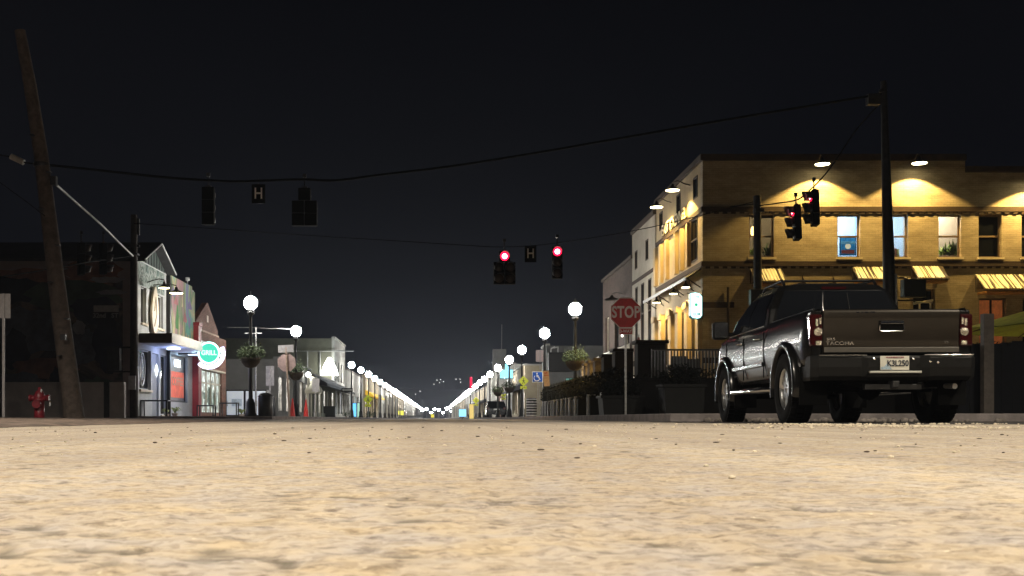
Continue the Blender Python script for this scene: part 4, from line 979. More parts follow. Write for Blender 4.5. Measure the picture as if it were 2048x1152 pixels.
def blob(cx,cz,rx,rz,seed,mt,dy):
    rn=random.Random(seed); n=22
    pts=[(cx+rx*math.cos(6.283*k/n)*rn.uniform(.75,1.1),cz+rz*math.sin(6.283*k/n)*rn.uniform(.75,1.1)) for k in range(n)]
    m=MB(); m.prism(pts,1,YA0-.012-dy-.003,YA0-.012-dy); wb(m,'painted_shape',MC[mt],A,mu)
for i_,(px,py,w,h,c) in enumerate(((60,560,1.6,.45,'rust'),(185,545,1.2,.5,'rust'),(30,580,1.1,.5,'night'),(150,590,1.9,.6,'leafy'),(70,660,1.6,.9,'slate'),(160,690,.8,.7,'slate'),(215,690,.55,1.1,'night'),(200,780,.8,.5,'leafy'),(30,700,.6,.8,'night'),(90,735,1.3,.4,'rust'),(120,770,.4,.8,'night'),(215,560,.7,.12,'cloud'),(225,585,.6,.1,'cloud'),(160,655,.25,.3,'cloud'),(40,770,1.0,.5,'slate'),(190,620,.9,.5,'night'))):
    g=P(px,py,YA0); blob(g.x,g.z,w,h,i_,c,.002+.0035*i_)
# painted shop board on the mural wall
g=P(214,618,YA0); m=MB(); m.cbox((g.x,YA0-.10,g.z),(.92,.02,.24)); wb(m,'sign_board',mat('board_grey',(.42,.41,.39),.8,0,.2,6),A,None)
g2=P(213,632,YA0); text('32nd   ST',.24,mat('mural_letters',(.34,.33,.31),.8),A,(g2.x-FX,-.12,g2.z),name='wall_lettering',bold=.006)
m=MB(); g3=P(213,631,YA0); m.cbox((g3.x,YA0-.095,g3.z),(1.0,.01,.26)); wb(m,'name_board','black',A)
g=P(240,735,YA0)
m=MB(); yo=.35
m.add([(-30.2,YA0-yo,eave-.02),(FX+.35,YA0-yo,eave-.02),(FX+.35,YR,ridge),(-30.2,YR,ridge),(-30.2,YA1+.2,eave+.08),(FX+.35,YA1+.2,eave+.08)],[(0,1,2,3),(3,2,5,4)])
m.add([(-30.2,YA0-yo,eave-.14),(FX+.35,YA0-yo,eave-.14),(FX+.35,YR,ridge-.12),(-30.2,YR,ridge-.12),(-30.2,YA1+.2,eave-.04),(FX+.35,YA1+.2,eave-.04)],[(3,2,1,0),(4,5,2,3)])
m.add([(-30.2,YA0-yo,eave-.02),(FX+.35,YA0-yo,eave-.02),(FX+.35,YA0-yo,eave-.14),(-30.2,YA0-yo,eave-.14)],[(3,2,1,0)])
wb(m,'roof','roof',A)
m=MB(); m.tube([(FX+.36,YA0-yo,eave-.08),(FX+.36,YR,ridge-.06),(FX+.36,YA1+.2,eave+.0)],.03,6); wb(m,'barge_board','greyface',A)
m=MB(); m.prism([(YA0,eave+.003),(YA1,eave+.003),(YR,ridge-.14)],0,FX-.2,FX-.004); gb=wb(m,'gable',mat('green_boarding',(.055,.075,.07),.85,0,.2,4),A)
m=MB(); y=YA0+.3
while y<YA1-.2: 
    h=(ridge-.2-eave)*(1-abs(y-YR)/(YR-YA0)); m.box(FX-.002,FX+.02,y,y+.05,eave+.01,eave+max(.05,h)); y+=.42
wb(m,'batten','darkmetal',A,gb)
M['muralgreen']=mural_mat('leafy_mural',[(.03,.05,.045),(.12,.17,.15),(.28,.31,.29),(.07,.10,.08),(.33,.34,.33)],2.6,(9,0,0))
m=MB(); m.box(FX+.003,FX+.012,YA0+.05,YA1-.4,5.02,eave-.05); wb(m,'painted_foliage','muralgreen',A)
for (a,b,c,d) in ((.45,1.25,3.65,5.0),(2.9,3.9,3.65,4.95),(.25,1.95,1.15,2.65),(3.5,4.6,.2,2.6)):
    m=MB(); x0,x1=FX-.16,FX-.10; w=.05
    m.box(x0,x1,YA0+a,YA0+a+w,c,d); m.box(x0,x1,YA0+b-w,YA0+b,c,d); m.box(x0,x1,YA0+a+w,YA0+b-w,c,c+w); m.box(x0,x1,YA0+a+w,YA0+b-w,d-w,d); f=wb(m,'window','greyface',A)
    m=MB(); m.box(x0+.02,x0+.026,YA0+a+w,YA0+b-w,c+w,d-w); wb(m,'pane','darkglass',A,f)
    m=MB(); m.box(FX-.02,FX+.07,YA0+a-.05,YA0+b+.05,c-.09,c-.003); wb(m,'sill','sill',A,f)
m=MB(); m.box(FX-.14,FX-.08,YA0+2.17,YA0+3.18,.16,2.59); wb(m,'door',mat('shop_door',(.25,.26,.28),.6,0,.1,3),A)
M['whitelit']=emis('soft_white_light',(.92,.97,1),2.2)
m=MB(); m.lathe([(.001,-.28),(.10,-.14),(.15,0),(.10,.14),(.001,.28)],14,Matrix.Translation((FX+.02,YA0+2.75,1.95))@Matrix.Diagonal((.3,1.6,1,1))); wb(m,'door_light','whitelit',A)
# oval white logo on window, surfboard sign
m=MB()
for (rz_,ry_) in ((.62,.36),): m.tube([(FX-.085,YA0+.95+ry_*math.sin(t),1.92+rz_*math.cos(t)) for t in np.linspace(0,2*math.pi,20)],.035,6)
m.box(FX-.09,FX-.08,YA0+.72,YA0+.78,1.6,2.3); m.box(FX-.09,FX-.08,YA0+.90,YA0+.98,1.5,2.4); m.box(FX-.09,FX-.08,YA0+1.10,YA0+1.16,1.6,2.3); wb(m,'window_logo','white',A)
r=empty('surfboard_sign',(FX+.12,YA0+2.05,0),'cream surfboard shaped sign hung between the two upper windows','sign')
m=MB(); pts=[]; n=28
for k in range(n):
    t=2*math.pi*k/n; zz=math.cos(t); yy=math.sin(t)*(1-.25*zz); pts.append((yy*.50,4.25+zz*.92))
m.prism(pts,0,-.04,.04); m.build('board',mat('board_cream',(.62,.56,.48),.5,0,.1,1.5,col2=(.50,.40,.27)),r)
m=MB(); m.tube([(.045,-.2,4.2),(.045,.0,4.75),(.045,.15,4.1)],.02,5); m.tube([(.045,-.2,3.6),(.045,.15,4.1)],.015,5); m.build('painted_mark',M['frameB'],r)
gooseneck((FX+.75,YA0+.95,4.98),(FX,YA0+1.4,5.25),'lamp over the surfboard sign, nearer the thin dark pole',energy=26,col=(1,.90,.76),r_=.22,grp='lamps on the mural shop')
gooseneck((FX+.8,YA0+2.75,4.98),(FX,YA0+2.3,5.25),'lamp over the surfboard sign, nearer the downpipe',energy=34,col=(1,.93,.82),r_=.27,grp='lamps on the mural shop')
# retaining wall with dark post
r=empty('low_wall',(-14,38.5,0),'low concrete wall in panels behind the hydrant','wall')
M['rwall']=mat('retaining_concrete',(.46,.41,.39),.9,0,.18,1.6,.4,25)
for a,b in ((-24,(0-872)*38.5/F-.1),((4-872)*38.5/F,(208-872)*38.5/F),((219-872)*38.5/F,(248-872)*38.5/F)):
    m=MB(); m.box(a,b,38.5,38.75,-.1,1.29); wb(m,'panel','rwall',r)
m=MB(); m.box((208.5-872)*38.5/F,(218.5-872)*38.5/F,38.45,38.8,-.1,1.29); wb(m,'post','darkmetal',r)

# mural shop (second)
B=empty('painted_shop',(FX,YA1,0),'shop with a pastel painted upper wall and a red poster in its window','building')
M['muralpastel']=mural_mat('pastel_mural',[(.42,.20,.22),(.50,.30,.32),(.18,.32,.17),(.55,.48,.28),(.18,.44,.38),(.28,.26,.46)],.75,(2,5,0),(1,.9,.42))
LB=YB1-YA1
m=MB(); m.wall((FX,YA1+.25,0),(0,1,0),LB-.25,5.85,[(.55,3.7,.75,2.75)],.22,(1,0,0)); wb(m,'street_wall','greyface',B)
m=MB(); m.box(FX+.003,FX+.05,YA1+.30,YB1-.62,3.05,5.98); m.box(FX+.003,FX+.05,YB1-.617,YB1-.02,3.45,5.78); pm=wb(m,'painted_wall','muralpastel',B)
MP={k:mat('pastel_'+k,c,.85,0,.2,2.5) for k,c in dict(cream=(.62,.56,.34),green=(.10,.28,.09),teal=(.16,.46,.38),rose=(.50,.20,.22),violet=(.26,.22,.42)).items()}
rn=random.Random(5)
for i_,(y,z,w,h,c) in enumerate(((.8,4.0,.30,.95,'cream'),(1.5,4.6,.45,.75,'green'),(1.7,3.9,.28,.85,'cream'),(2.5,3.8,.35,.75,'cream'),(2.9,4.6,.4,.35,'rose'),(3.3,4.2,.45,.45,'teal'),(3.9,3.8,.3,.6,'teal'),(3.7,5.2,.5,.3,'violet'),(1.1,5.1,.4,.25,'rose'),(3.1,3.5,.3,.5,'cream'),(.6,5.4,.3,.25,'violet'),(2.2,5.2,.12,.35,'cream'))):
    n=18; pts=[(YA1+.3+y-w+2*w*k/9,z-h+2*h*(1-abs(k-4.5-q_)/5.5)**1.5*rn.uniform(.75,1.05)) for q_ in (rn.uniform(-1,1),) for k in range(10)]+[(YA1+.3+y+w*.9,z-h),(YA1+.3+y-w*.9,z-h)]
    m=MB(); m.prism(pts,0,FX+.053+.003*i_,FX+.055+.003*i_); wb(m,'painted_shape',MP[c],B,pm)
m=MB(); m.box(FX-9,FX-.22,YA1+.26,YA1+.45,0,5.8); m.box(FX-9,FX-.22,YB1-.2,YB1-.01,0,5.8); wb(m,'side_wall','stuccoG',B)
m=MB(); m.box(FX-9,FX-.22,YA1+.46,YB1-.21,5.4,5.55); wb(m,'roof','roof',B)
m=MB(); m.lathe([(.02,0),(.02,.35),(.10,.36),(.10,.5),(.02,.52)],10,Matrix.Translation((FX-.1,YB1-.9,5.85))); wb(m,'roof_vent','white',B)
m=MB(); m.box(FX-.16,FX-.10,YA1+.80,YA1+.88,.75,2.75); m.box(FX-.16,FX-.10,YA1+3.87,YA1+3.95,.75,2.75); m.box(FX-.16,FX-.10,YA1+.88,YA1+3.87,2.67,2.75); m.box(FX-.16,FX-.10,YA1+.88,YA1+3.87,.75,.83); f=wb(m,'window','darkmetal',B)
m=MB(); m.box(FX-.14,FX-.134,YA1+.88,YA1+3.87,.83,2.67); wb(m,'pane',litmat((.12,.18,.30),.25),B,f)
m=MB(); m.box(FX-.09,FX-.07,YA1+.95,YA1+3.5,.95,2.05); pw=wb(m,'poster',mat('red_poster',(.50,.09,.05),.6,0,.3,2.5,emit=(.75,.10,.05),es=.45),B)
text('COFFEE',.50,emis('poster_text',(1,.55,.45),.55),B,(.005-.05,YA1+2.2-YA1,1.62),rot=(R(90),0,R(90)),name='poster_lettering',bold=.012,sx=1.2)
text('OPEN',.42,emis('neon_white',(.75,.85,1),3),B,(.01,YA1+1.9-YA1,2.38),rot=(R(90),0,R(90)),name='window_lettering',bold=.02,sx=1.1)
# canopy across both shops
cn=empty('street_canopy',(FX,YA0+.1,2.85),'flat cream edged canopy over the pavement before the mural shop','canopy')
m=MB(); m.box(.02,1.22,0,YB1-YA0-.3,.02,.36); m.build('slab',mat('canopy_brown',(.10,.08,.075),.8,0,.15,4),cn)
m=MB(); m.box(1.223,1.25,-.02,YB1-YA0-.3,.0,.38); m.build('fascia',mat('canopy_cream',(.55,.52,.46),.7,0,.1,3),cn)
m=MB(); m.box(.03,1.2,.1,YB1-YA0-.5,-.002,.017); m.build('soffit',mat('soffit_blue_white',(.55,.6,.72),.7),cn)
add_light('canopy_light','POINT',(.7,2.6,-.22),34,(.45,.55,1),cn,shadow_soft_size=.1)
add_light('canopy_light','POINT',(.7,6.4,-.22),34,(.50,.75,1),cn,shadow_soft_size=.1)
m=MB(); m.cbox((.7,2.6,-.06),(.5,.12,.06)); m.cbox((.7,6.4,-.06),(.5,.12,.06)); m.build('strip_light',emis('strip_light',(.6,.75,1),5),cn)
# downpipe + red pilaster
r=empty('down_pipe',(FX+.1,YA1+.1,.13),'black downpipe between the surfboard sign and the pastel mural','pipe'); m=MB(); m.box(-.1,.06,-.14,.12,3.1,5.75); m.box(-.08,.04,-.08,.08,0,2.7); m.build('pipe',M['black'],r)
# brick gable shop
C_=empty('brick_shop',(FX,YB1,0),'red brick shop with a pointed gable and tall white mullions','building')
LC=YC1-YB1; pk=5.62; yg0=YB1+.55; yg1=YB1+LC*.72; ym=(yg0+yg1)/2-.05
m=MB(); m.wall((FX,YB1+.005,0),(0,1,0),LC-.005,4.15,[(1.35,3.85,2.95,3.72),(.75,LC-1.2,.35,2.35)],.25,(1,0,0)); wb(m,'street_wall','brickR',C_)
m=MB(); m.prism([(yg0,4.153),(yg1,4.153),(yg1,4.45),(ym+.1,pk),(ym-.1,pk),(yg0,4.6)],0,FX-.25,FX-.002); gb=wb(m,'gable','brickR',C_)
m=MB(); m.box(FX+.002,FX+.06,yg0,yg1,4.13,4.22); wb(m,'string_course',mat('pale_brick_trim',(.5,.36,.28),.8),C_)
m=MB(); m.box(FX+.001,FX+.03,ym-.28,ym+.1,4.68,5.0); wb(m,'gable_plaque',mat('plaque_cream',(.6,.5,.42),.7),C_)
m=MB()
for k in range(7): m.box(FX-.05,FX+.05,YB1+1.36+k*.40,YB1+1.46+k*.40,2.96,3.71)
m.box(FX-.05,FX+.04,YB1+1.46,YB1+3.80,3.62,3.71); mw=wb(m,'window','white',C_)
m=MB(); m.box(FX-.12,FX-.11,YB1+1.36,YB1+3.84,2.96,3.7); wb(m,'pane',litmat((.7,.75,.7),.5),C_,mw)
m=MB(); m.box(FX-9,FX-.25,YB1+.01,YB1+.2,0,4.1); m.box(FX-9,FX-.25,YC1-.2,YC1,0,4.1); wb(m,'side_wall','brickD',C_)
m=MB(); m.box(FX-9,FX-.26,YB1+.21,YC1-.21,3.8,3.95); wb(m,'roof','roof',C_)
m=MB(); m.box(FX+.002,FX+.28,YB1-.35,YB1+.28,0,4.25); m.box(FX+.002,FX+.32,YB1-.4,YB1+.33,4.253,4.4); wb(m,'red_pilaster',mat('red_paint',(.28,.022,.028),.55,0,.15,3),C_)
m=MB()
for k in range(6): m.box(FX-.1,FX-.04,YB1+.76+k*1.12,YB1+.84+k*1.12,.36,2.34)
m.box(FX-.09,FX-.05,YB1+.84,YC1-1.2,1.72,1.8); m.box(FX-.02,FX+.2,YB1+.7,YC1-1.15,2.36,2.44); sh=wb(m,'shop_window','frameW',C_)
m=MB(); m.box(FX-.14,FX-.13,YB1+.76,YC1-1.22,.36,2.34); wb(m,'pane',litmat((.80,.92,.85),1.0),C_,sh)
m=MB(); rn=random.Random(8)
for k in range(9): m.box(FX-.12,FX-.115,YB1+.9+k*.58,YB1+1.3+k*.58,.5+rn.uniform(0,.5),1.1+rn.uniform(0,1))
wb(m,'window_poster',mat('window_posters',(.35,.5,.4),.6,0,.6,5,col2=(.04,.05,.06)),C_,sh)
# neon disc sign with an arc of letters
ns=P(418,706,47.5); r=empty('neon_sign',ns,'round green neon sign with a glowing white arc of letters','neon sign')
T=Matrix.Rotation(R(90),4,'X')
m=MB(); m.lathe([(.43,-.14),(.43,-.02)],32,T); m.build('sign_drum',M['darkmetal'],r)
m=MB(); m.lathe([(.001,.0),(.40,.0)],32,T,caps=False); m.build('green_disc',emis('neon_green_face',(.09,.80,.55),1.1),r)
m=MB(); m.tube([(.43*math.cos(t),-.03,.43*math.sin(t)) for t in np.linspace(0,2*math.pi,41)],.035,8); m.build('neon_ring',emis('neon_ring',(.55,1,.95),4.0),r)
nw=emis('neon_white_arc',(.86,.84,1),5)
text('GRILL',.27,emis('neon_mint',(.70,1,.95),1.6),r,(0,-.03,0),name='lettering',bold=.008,sx=.92)
arc='RESTAURANT'
for k,ch in enumerate(arc):
    a=R(-125+k*15.5); rr=.60
    o=text(ch,.21,nw,r,(rr*math.cos(a),-.02,rr*math.sin(a)),rot=(R(90),0,0),name='lettering',bold=.016)
    o.rotation_euler=Matrix.Rotation(R(90),4,'X').to_euler(); o.rotation_euler=(Matrix.Rotation(-(a+R(90)),4,'Y')@Matrix.Rotation(R(90),4,'X')).to_euler()
m=MB(); m.tube([(.60*math.cos(t),.03,.60*math.sin(t)) for t in np.linspace(R(-135),R(25),24)],.085,8); m.build('arc_band',emis('arc_glow',(.75,.70,1),1.8),r)
m=MB(); m.tube([(-.3,.08,0),(FX-ns.x+.1,.6,0)],.04,6); m.build('bracket',M['darkmetal'],r)
add_light('sign_light','POINT',(.1,.0,-.75),40,(.65,.6,1),r,shadow_soft_size=.2)

# ------------------------------------------------------------------ pavement furniture, left
def table(px0,px1,Y,h,label,z0=.13):
    x0=(px0-872)*Y/F;x1=(px1-872)*Y/F
    r=empty('pavement_table',((x0+x1)/2,Y,z0),label,'table','black framed tables on the left pavement'); w=(x1-x0)/2
    m=MB(); m.box(-w,w,-.3,.3,h-.05,h); m.build('tabletop',M['darkmetal'],r,bevel=.008)
    for sx_ in (-1,1):
        for sy_ in (-1,1):
            m=MB(); m.box(sx_*w*.93-.025,sx_*w*.93+.025,sy_*.26-.025,sy_*.26+.025,0,h-.053); m.build('leg',M['blackmetal'],r)
table(283,339,42.6,.62,'black table against the grey mural shop, left of the downpipe')
table(396,430,46.8,.48,'black table below the neon disc sign')
table(441,476,52.5,.66,'black table in front of the white cabinets')
def frond_plant(px,Y,label,seed,s=1):
    x=(px-872)*Y/F; r=empty('potted_plant',(x,Y,.13),label,'plant','pale green plants under the pavement tables')
    m=MB(); m.lathe([(.10*s,0),(.16*s,.14*s),(.15*s,.16*s)],12); m.build('pot',M['pot'],r)
    rn=random.Random(seed); m=MB()
    for k in range(26):
        a=rn.uniform(0,6.28); L_=rn.uniform(.2,.42)*s; d=Vector((math.cos(a),math.sin(a)*.7,0)); s_=Vector((-d.y,d.x,0))*.045*s
        b=Vector((0,0,.14*s)); p1=b+d*L_*.5+Vector((0,0,L_*.75)); p2=b+d*L_*1.05+Vector((0,0,L_*.35))
        m.add([b-s_*.4,b+s_*.4,p1+s_,p1-s_,p2],[(0,1,2,3),(3,2,4)])
    m.build('foliage',mat('frond_green',(.30,.36,.12),.6,0,.3,8),r)
frond_plant(350,44,'pale green plant beside the table left of the red poster',1,.85)
frond_plant(483,53.5,'pale green plant under the table by the white cabinets',2,.85)
frond_plant(334,43.4,'dark potted plant beneath the table by the downpipe',3,.7)
r=empty('litter_bin',((531-872)*45.2/F,45.2,.13),'black lidded bin beside the nearest left lamp','bin')
m=MB(); m.lathe([(.27,0),(.29,.05),(.30,.75),(.27,.78)],20); m.build('body',M['blackmetal'],r)
m=MB(); m.lathe([(.31,.78),(.31,.82),(.20,.92),(.08,.95)],20); m.build('lid',M['blackmetal'],r)
r=empty('bollard',((549-872)*50/F,50,.13),'thin dark bollard right of the grey sign back','bollard'); m=MB(); m.lathe([(.08,0),(.08,.05),(.05,.06),(.05,.85),(.03,.90)],12); m.build('post',M['blackmetal'],r)
# white ice cabinets in the gap
for k,(a,b,lb) in enumerate(((452,489,'white cabinet with painted-in glow and a square notice, left of the pair'),(490,533,'white cabinet with painted-in glow behind the nearest left lamp'))):
    Y=62+.02*k; x0=(a-872)*Y/F; x1=(b-872)*Y/F-.02; r=empty('ice_cabinet',(x0,Y,.13),lb,'freezer cabinet','white outdoor freezer cabinets')
    w=x1-x0; m=MB(); m.box(0,w,.02,.8,0,1.5); m.build('cabinet',M['darkmetal'],r,bevel=.02)
    n=2 if k else 1
    for q in range(n):
        m=MB(); m.box(.04+q*w/n,w/n*(q+1)-.03,-.03,.017,.12,1.42); d=m.build('door',mat('cabinet_white_glow',(.72,.76,.82),.4,0,.06,3,emit=(.75,.85,1),es=.22),r,bevel=.03)  # white doors given a faint glow in place of light falling on them
        m=MB(); m.box(.07+q*w/n,.10+q*w/n,-.07,-.033,.6,.9); m.build('handle',M['steel'],r)
    if not k: m=MB(); m.box(.32,w-.12,-.045,-.033,.6,1.0); m.build('notice',mat('notice_blue',(.55,.65,.78),.5,0,.3,9),r)
r=empty('low_wall',(-11.2,60.5,.0),'short dark wall base closing the gap by the white cabinets','wall'); m=MB(); m.box(-5,.3,2.6,2.8,.1,.4); m.build('panel',M['stuccoG'],r)
def cone(px,Y,label,rz=0,h=.95):
    r=empty('traffic_cone',((px-872)*Y/F,Y,.125),label,'traffic cone','red traffic cones on the left pavement',rz)
    m=MB(); m.box(-.2,.2,-.2,.2,0,.035); m.build('foot',M['rubber'],r)
    m=MB(); m.lathe([(.15,.035),(.03,h),(.022,h+.01)],18); m.build('cone_body',mat('cone_red',(.62,.03,.025),.5,0,.1,9),r)
cone(585,58,'red traffic cone below the octagonal sign back'); cone(612,62,'red traffic cone right of the second lamp post',.3)
# cream domed kiosk entrance
Y=84; g=P(627,838,Y); r=empty('domed_canopy',(g.x,Y,.13),'cream domed canopy on slender posts under a glowing lamp','canopy')
M['creamc']=mat('cream_canvas',(.72,.70,.60),.7,0,.1,2)
m=MB()
prof=[(.62,1.78),(.66,2.0),(.55,2.22),(.30,2.42),(.28,2.46),(.28,2.95),(.22,3.0)]
m.lathe(prof,20); m.build('dome',M['creamc'],r)
for xx in (-.5,-.17,.17,.5): m=MB(); m.tube([(xx,0,0),(xx,0,1.8)],.05,8); m.build('post',M['creamc'],r)
m=MB(); m.lathe([(.001,-.20),(.14,-.12),(.20,0),(.14,.14),(.001,.2)],14,Matrix.Translation((-.35,-.35,3.15))); m.build('lamp_glass',emis('kiosk_lamp',(1,1,.9),26),r)
m=MB(); m.tube([(-.35,-.35,0),(-.35,-.35,3.0)],.07,8); m.build('lamp_post',M['creamc'],r)
# the wall light on the two storey block
g=P(659,735,107.5); r=empty('wall_lamp',g,'very bright floodlight on the plain wall of the two storey block','wall lamp')
m=MB(); m.prism([(-.85,-.75),(.85,-.75),(.55,.1),(.1,.95),(-.15,.95),(-.6,.1)],1,.1,.3); m.build('lamp_glass',emis('floodlight_glass',(1,1,.90),16),r); m=MB(); m.cbox((0,.65,.3),(.3,.7,.3)); m.build('arm',M['darkmetal'],r)
r=empty('wall_pipes',(P(640,720,108.8).x,108.8,4.2),'pale pipes on the plain wall of the two storey block','pipe'); m=MB()
for dx_ in (-1.2,.0): m.tube([(dx_,0,0),(dx_,0,2.3)],.07,6)
m.tube([(-3.0,0,2.3),(3.2,0,2.3)],.05,6); m.build('pipe',M['steel'],r)
r=empty('wooden_barrel',((650-872)*100/F,99,.13),'dark planter box before the two storey block','planter'); m=MB(); m.box(-.9,1.0,-.3,.3,0,.95); m.box(-.95,1.05,-.35,.35,.953,1.0); m.build('box',M['black'],r)
houseplant((693-872)*96/F,96,.13,.5,1.0,30,'bushy plant on the pavement under the one way sign','leaf',seed=12,pot=True)
houseplant((742-872)*118/F,117,.13,.7,1.2,40,'bushy plant in a dark pot along the left pavement','leaf',seed=13)
# far pale awning posts along left pavement
for k,(px,Y) in enumerate(((760,152),(772,165),(779,178),(785,190),(792,205))):
    r=empty('awning_post',((px-872)*Y/F,Y,.13),'pale post of an arcade far along the left pavement','post','pale posts far along the left pavement'); m=MB(); m.box(-.22,.22,-.2,.2,0,3.1+.1*k); m.box(-.3,.3,-.28,.28,0,.3); m.build('shaft',M['stuccoL'],r)
for k,(px,Y) in enumerate(((905,260),(911,240),(916,225),(932,200),(955,170))):
    r=empty('awning_post',((px-872)*Y/F,Y,.13),'pale post of an arcade far along the right pavement','post','pale posts far along the right pavement'); m=MB(); m.box(-.22,.22,-.2,.2,0,2.4); m.box(-.3,.3,-.28,.28,0,.3); m.build('shaft',M['stuccoL'],r)

# ------------------------------------------------------------------ right pavement: planters, pillars, fence, umbrella
M['planter']=mat('planter_black',(.004,.004,.004),.7,0,.3,6)
M['plantercorner']=mat('planter_edge',(.62,.62,.64),.6,.2,.2,10)
pb=empty('planter_box'); tag(pb,None,'planter','black planter boxes along the right kerb')
m=MB(); m.box(-.0,.75,-.42,.42,0,.60); m.build('box',M['planter'],pb)
m=MB(); m.box(-.075,-.003,-.10,.02,.0,.66); m.box(-.075,.02,-.14,-.103,0,.10); m.box(-.075,.20,-.10,.02,.663,.69); m.build('edge_post',M['plantercorner'],pb,bevel=.012)
m=MB(); m.leaves(700,(.38,0,.95),(.55,.6,.48),.07,31,.55); m.build('shrub',M['leafdark'],pb)
pxs=[1205,1178,1152,1141,1134,1125,1117,1109,1104,1098,1092,1087]
words=['nearest','second','third','fourth','fifth','sixth','seventh','eighth','ninth','tenth','eleventh','farthest']
for k,px in enumerate(pxs):
    Y=4.86*F/(px-872)
    o=pb if k==0 else copy_tree(pb); o.location=(4.86,Y,.13); o.rotation_euler.z=R([2,-3,1,4,-2,3,-1,2,-3,1,2,-2][k])
    tag(o,f'{words[k]} black planter box in the row left of the STOP sign post')
def bigplanter(px0,px1,pyt,Y,label,seed):
    x0=(px0-872)*Y/F;x1=(px1-872)*Y/F; z=CAM_H+(837-pyt)*Y/F
    r=empty('planter_box',((x0+x1)/2,Y,.0),label,'planter'); w=(x1-x0)/2
    m=MB(); m.prism([(-w*.9,0.0),(w*.9,0.0),(w,z),(-w,z)],1,-.4,.4); m.prism([(-w-.04,z+.003),(w+.04,z+.003),(w+.04,z+.07),(-w-.04,z+.07)],1,-.44,.44); m.build('box',M['planter'],r,bevel=.01)
    m=MB(); m.leaves(800,(0,0,z+.2),(w*1.05,.45,.38),.06,seed,z+.04); m.build('shrub',M['leafdark'],r)
bigplanter(1200,1281,797,29.3,'large black planter at the foot of the STOP sign post',41)
bigplanter(1322,1402,775,27.5,'large black planter left of the pickup front wheel',42)
r=empty('low_wall',(4.6,29.9,.13),'dark low patio wall behind the large planters','wall')
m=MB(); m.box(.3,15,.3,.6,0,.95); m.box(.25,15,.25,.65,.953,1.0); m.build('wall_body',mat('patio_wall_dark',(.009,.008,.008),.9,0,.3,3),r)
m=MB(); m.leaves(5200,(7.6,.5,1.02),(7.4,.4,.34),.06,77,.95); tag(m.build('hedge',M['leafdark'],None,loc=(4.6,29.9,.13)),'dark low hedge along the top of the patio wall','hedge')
# railing with fine pickets
r=empty('patio_fence',(7.4,30.6,.13),'dark picket fence of the patio behind the pickup','fence')
m=MB(); x=-1.6
while x<11.5: m.box(x,x+.035,0,.03,1.0,1.75); x+=.085
m.build('pickets',M['blackmetal'],r); m=MB(); m.box(-1.6,11.5,-.01,.04,1.753,1.80); m.build('top_rail',M['blackmetal'],r)
r=empty('patio_fence',(12.8,27.6,.13),'solid dark fence right of the pickup tailgate','fence')
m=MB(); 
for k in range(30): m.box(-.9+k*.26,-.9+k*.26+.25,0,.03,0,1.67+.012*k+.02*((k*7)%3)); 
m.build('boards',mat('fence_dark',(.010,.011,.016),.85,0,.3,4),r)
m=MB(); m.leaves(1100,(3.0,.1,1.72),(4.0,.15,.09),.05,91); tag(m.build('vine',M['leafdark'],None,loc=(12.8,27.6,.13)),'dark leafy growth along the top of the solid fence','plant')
r=empty('fence_post',((1974-872)*27/F,27,.0),'square grey post standing above the dark fence on the right','post')
m=MB(); m.box(-.12,.12,-.1,.1,0,P(1974,628,27).z); m.build('shaft',mat('post_grey',(.20,.17,.15),.7,0,.2,6),r,bevel=.01)
# stone pillars of the patio
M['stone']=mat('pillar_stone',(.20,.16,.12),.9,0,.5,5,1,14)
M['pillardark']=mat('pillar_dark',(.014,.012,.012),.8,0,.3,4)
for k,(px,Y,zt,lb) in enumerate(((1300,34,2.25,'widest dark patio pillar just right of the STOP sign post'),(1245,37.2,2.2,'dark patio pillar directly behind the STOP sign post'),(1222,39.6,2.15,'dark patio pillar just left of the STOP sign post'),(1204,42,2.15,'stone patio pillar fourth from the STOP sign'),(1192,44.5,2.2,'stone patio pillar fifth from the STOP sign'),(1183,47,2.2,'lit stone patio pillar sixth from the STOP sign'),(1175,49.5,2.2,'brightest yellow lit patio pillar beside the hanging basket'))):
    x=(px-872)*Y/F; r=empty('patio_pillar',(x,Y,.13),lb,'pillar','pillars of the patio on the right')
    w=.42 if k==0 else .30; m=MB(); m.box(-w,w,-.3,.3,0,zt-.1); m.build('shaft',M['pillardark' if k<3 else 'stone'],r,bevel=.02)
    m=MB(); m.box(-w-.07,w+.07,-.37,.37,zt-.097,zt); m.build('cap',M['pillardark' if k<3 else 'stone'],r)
r=empty('patio_lantern',((1170-872)*48.6/F,48.6,1.55),'small yellow lantern lighting the far patio pillars','lantern')
m=MB(); m.lathe([(.08,-.15),(.11,.0),(.08,.15)],10); m.build('lamp_glass',emis('patio_lantern_light',(1,.75,.2),7),r); m=MB(); m.tube([(0,0,.15),(0,0,.5)],.01,5); m.cbox((0,0,.17),(.14,.14,.03)); m.build('cord',M['blackmetal'],r)
add_light('lantern_glow','POINT',(0,-.5,.1),26,(1,.70,.25),r,shadow_soft_size=.08)
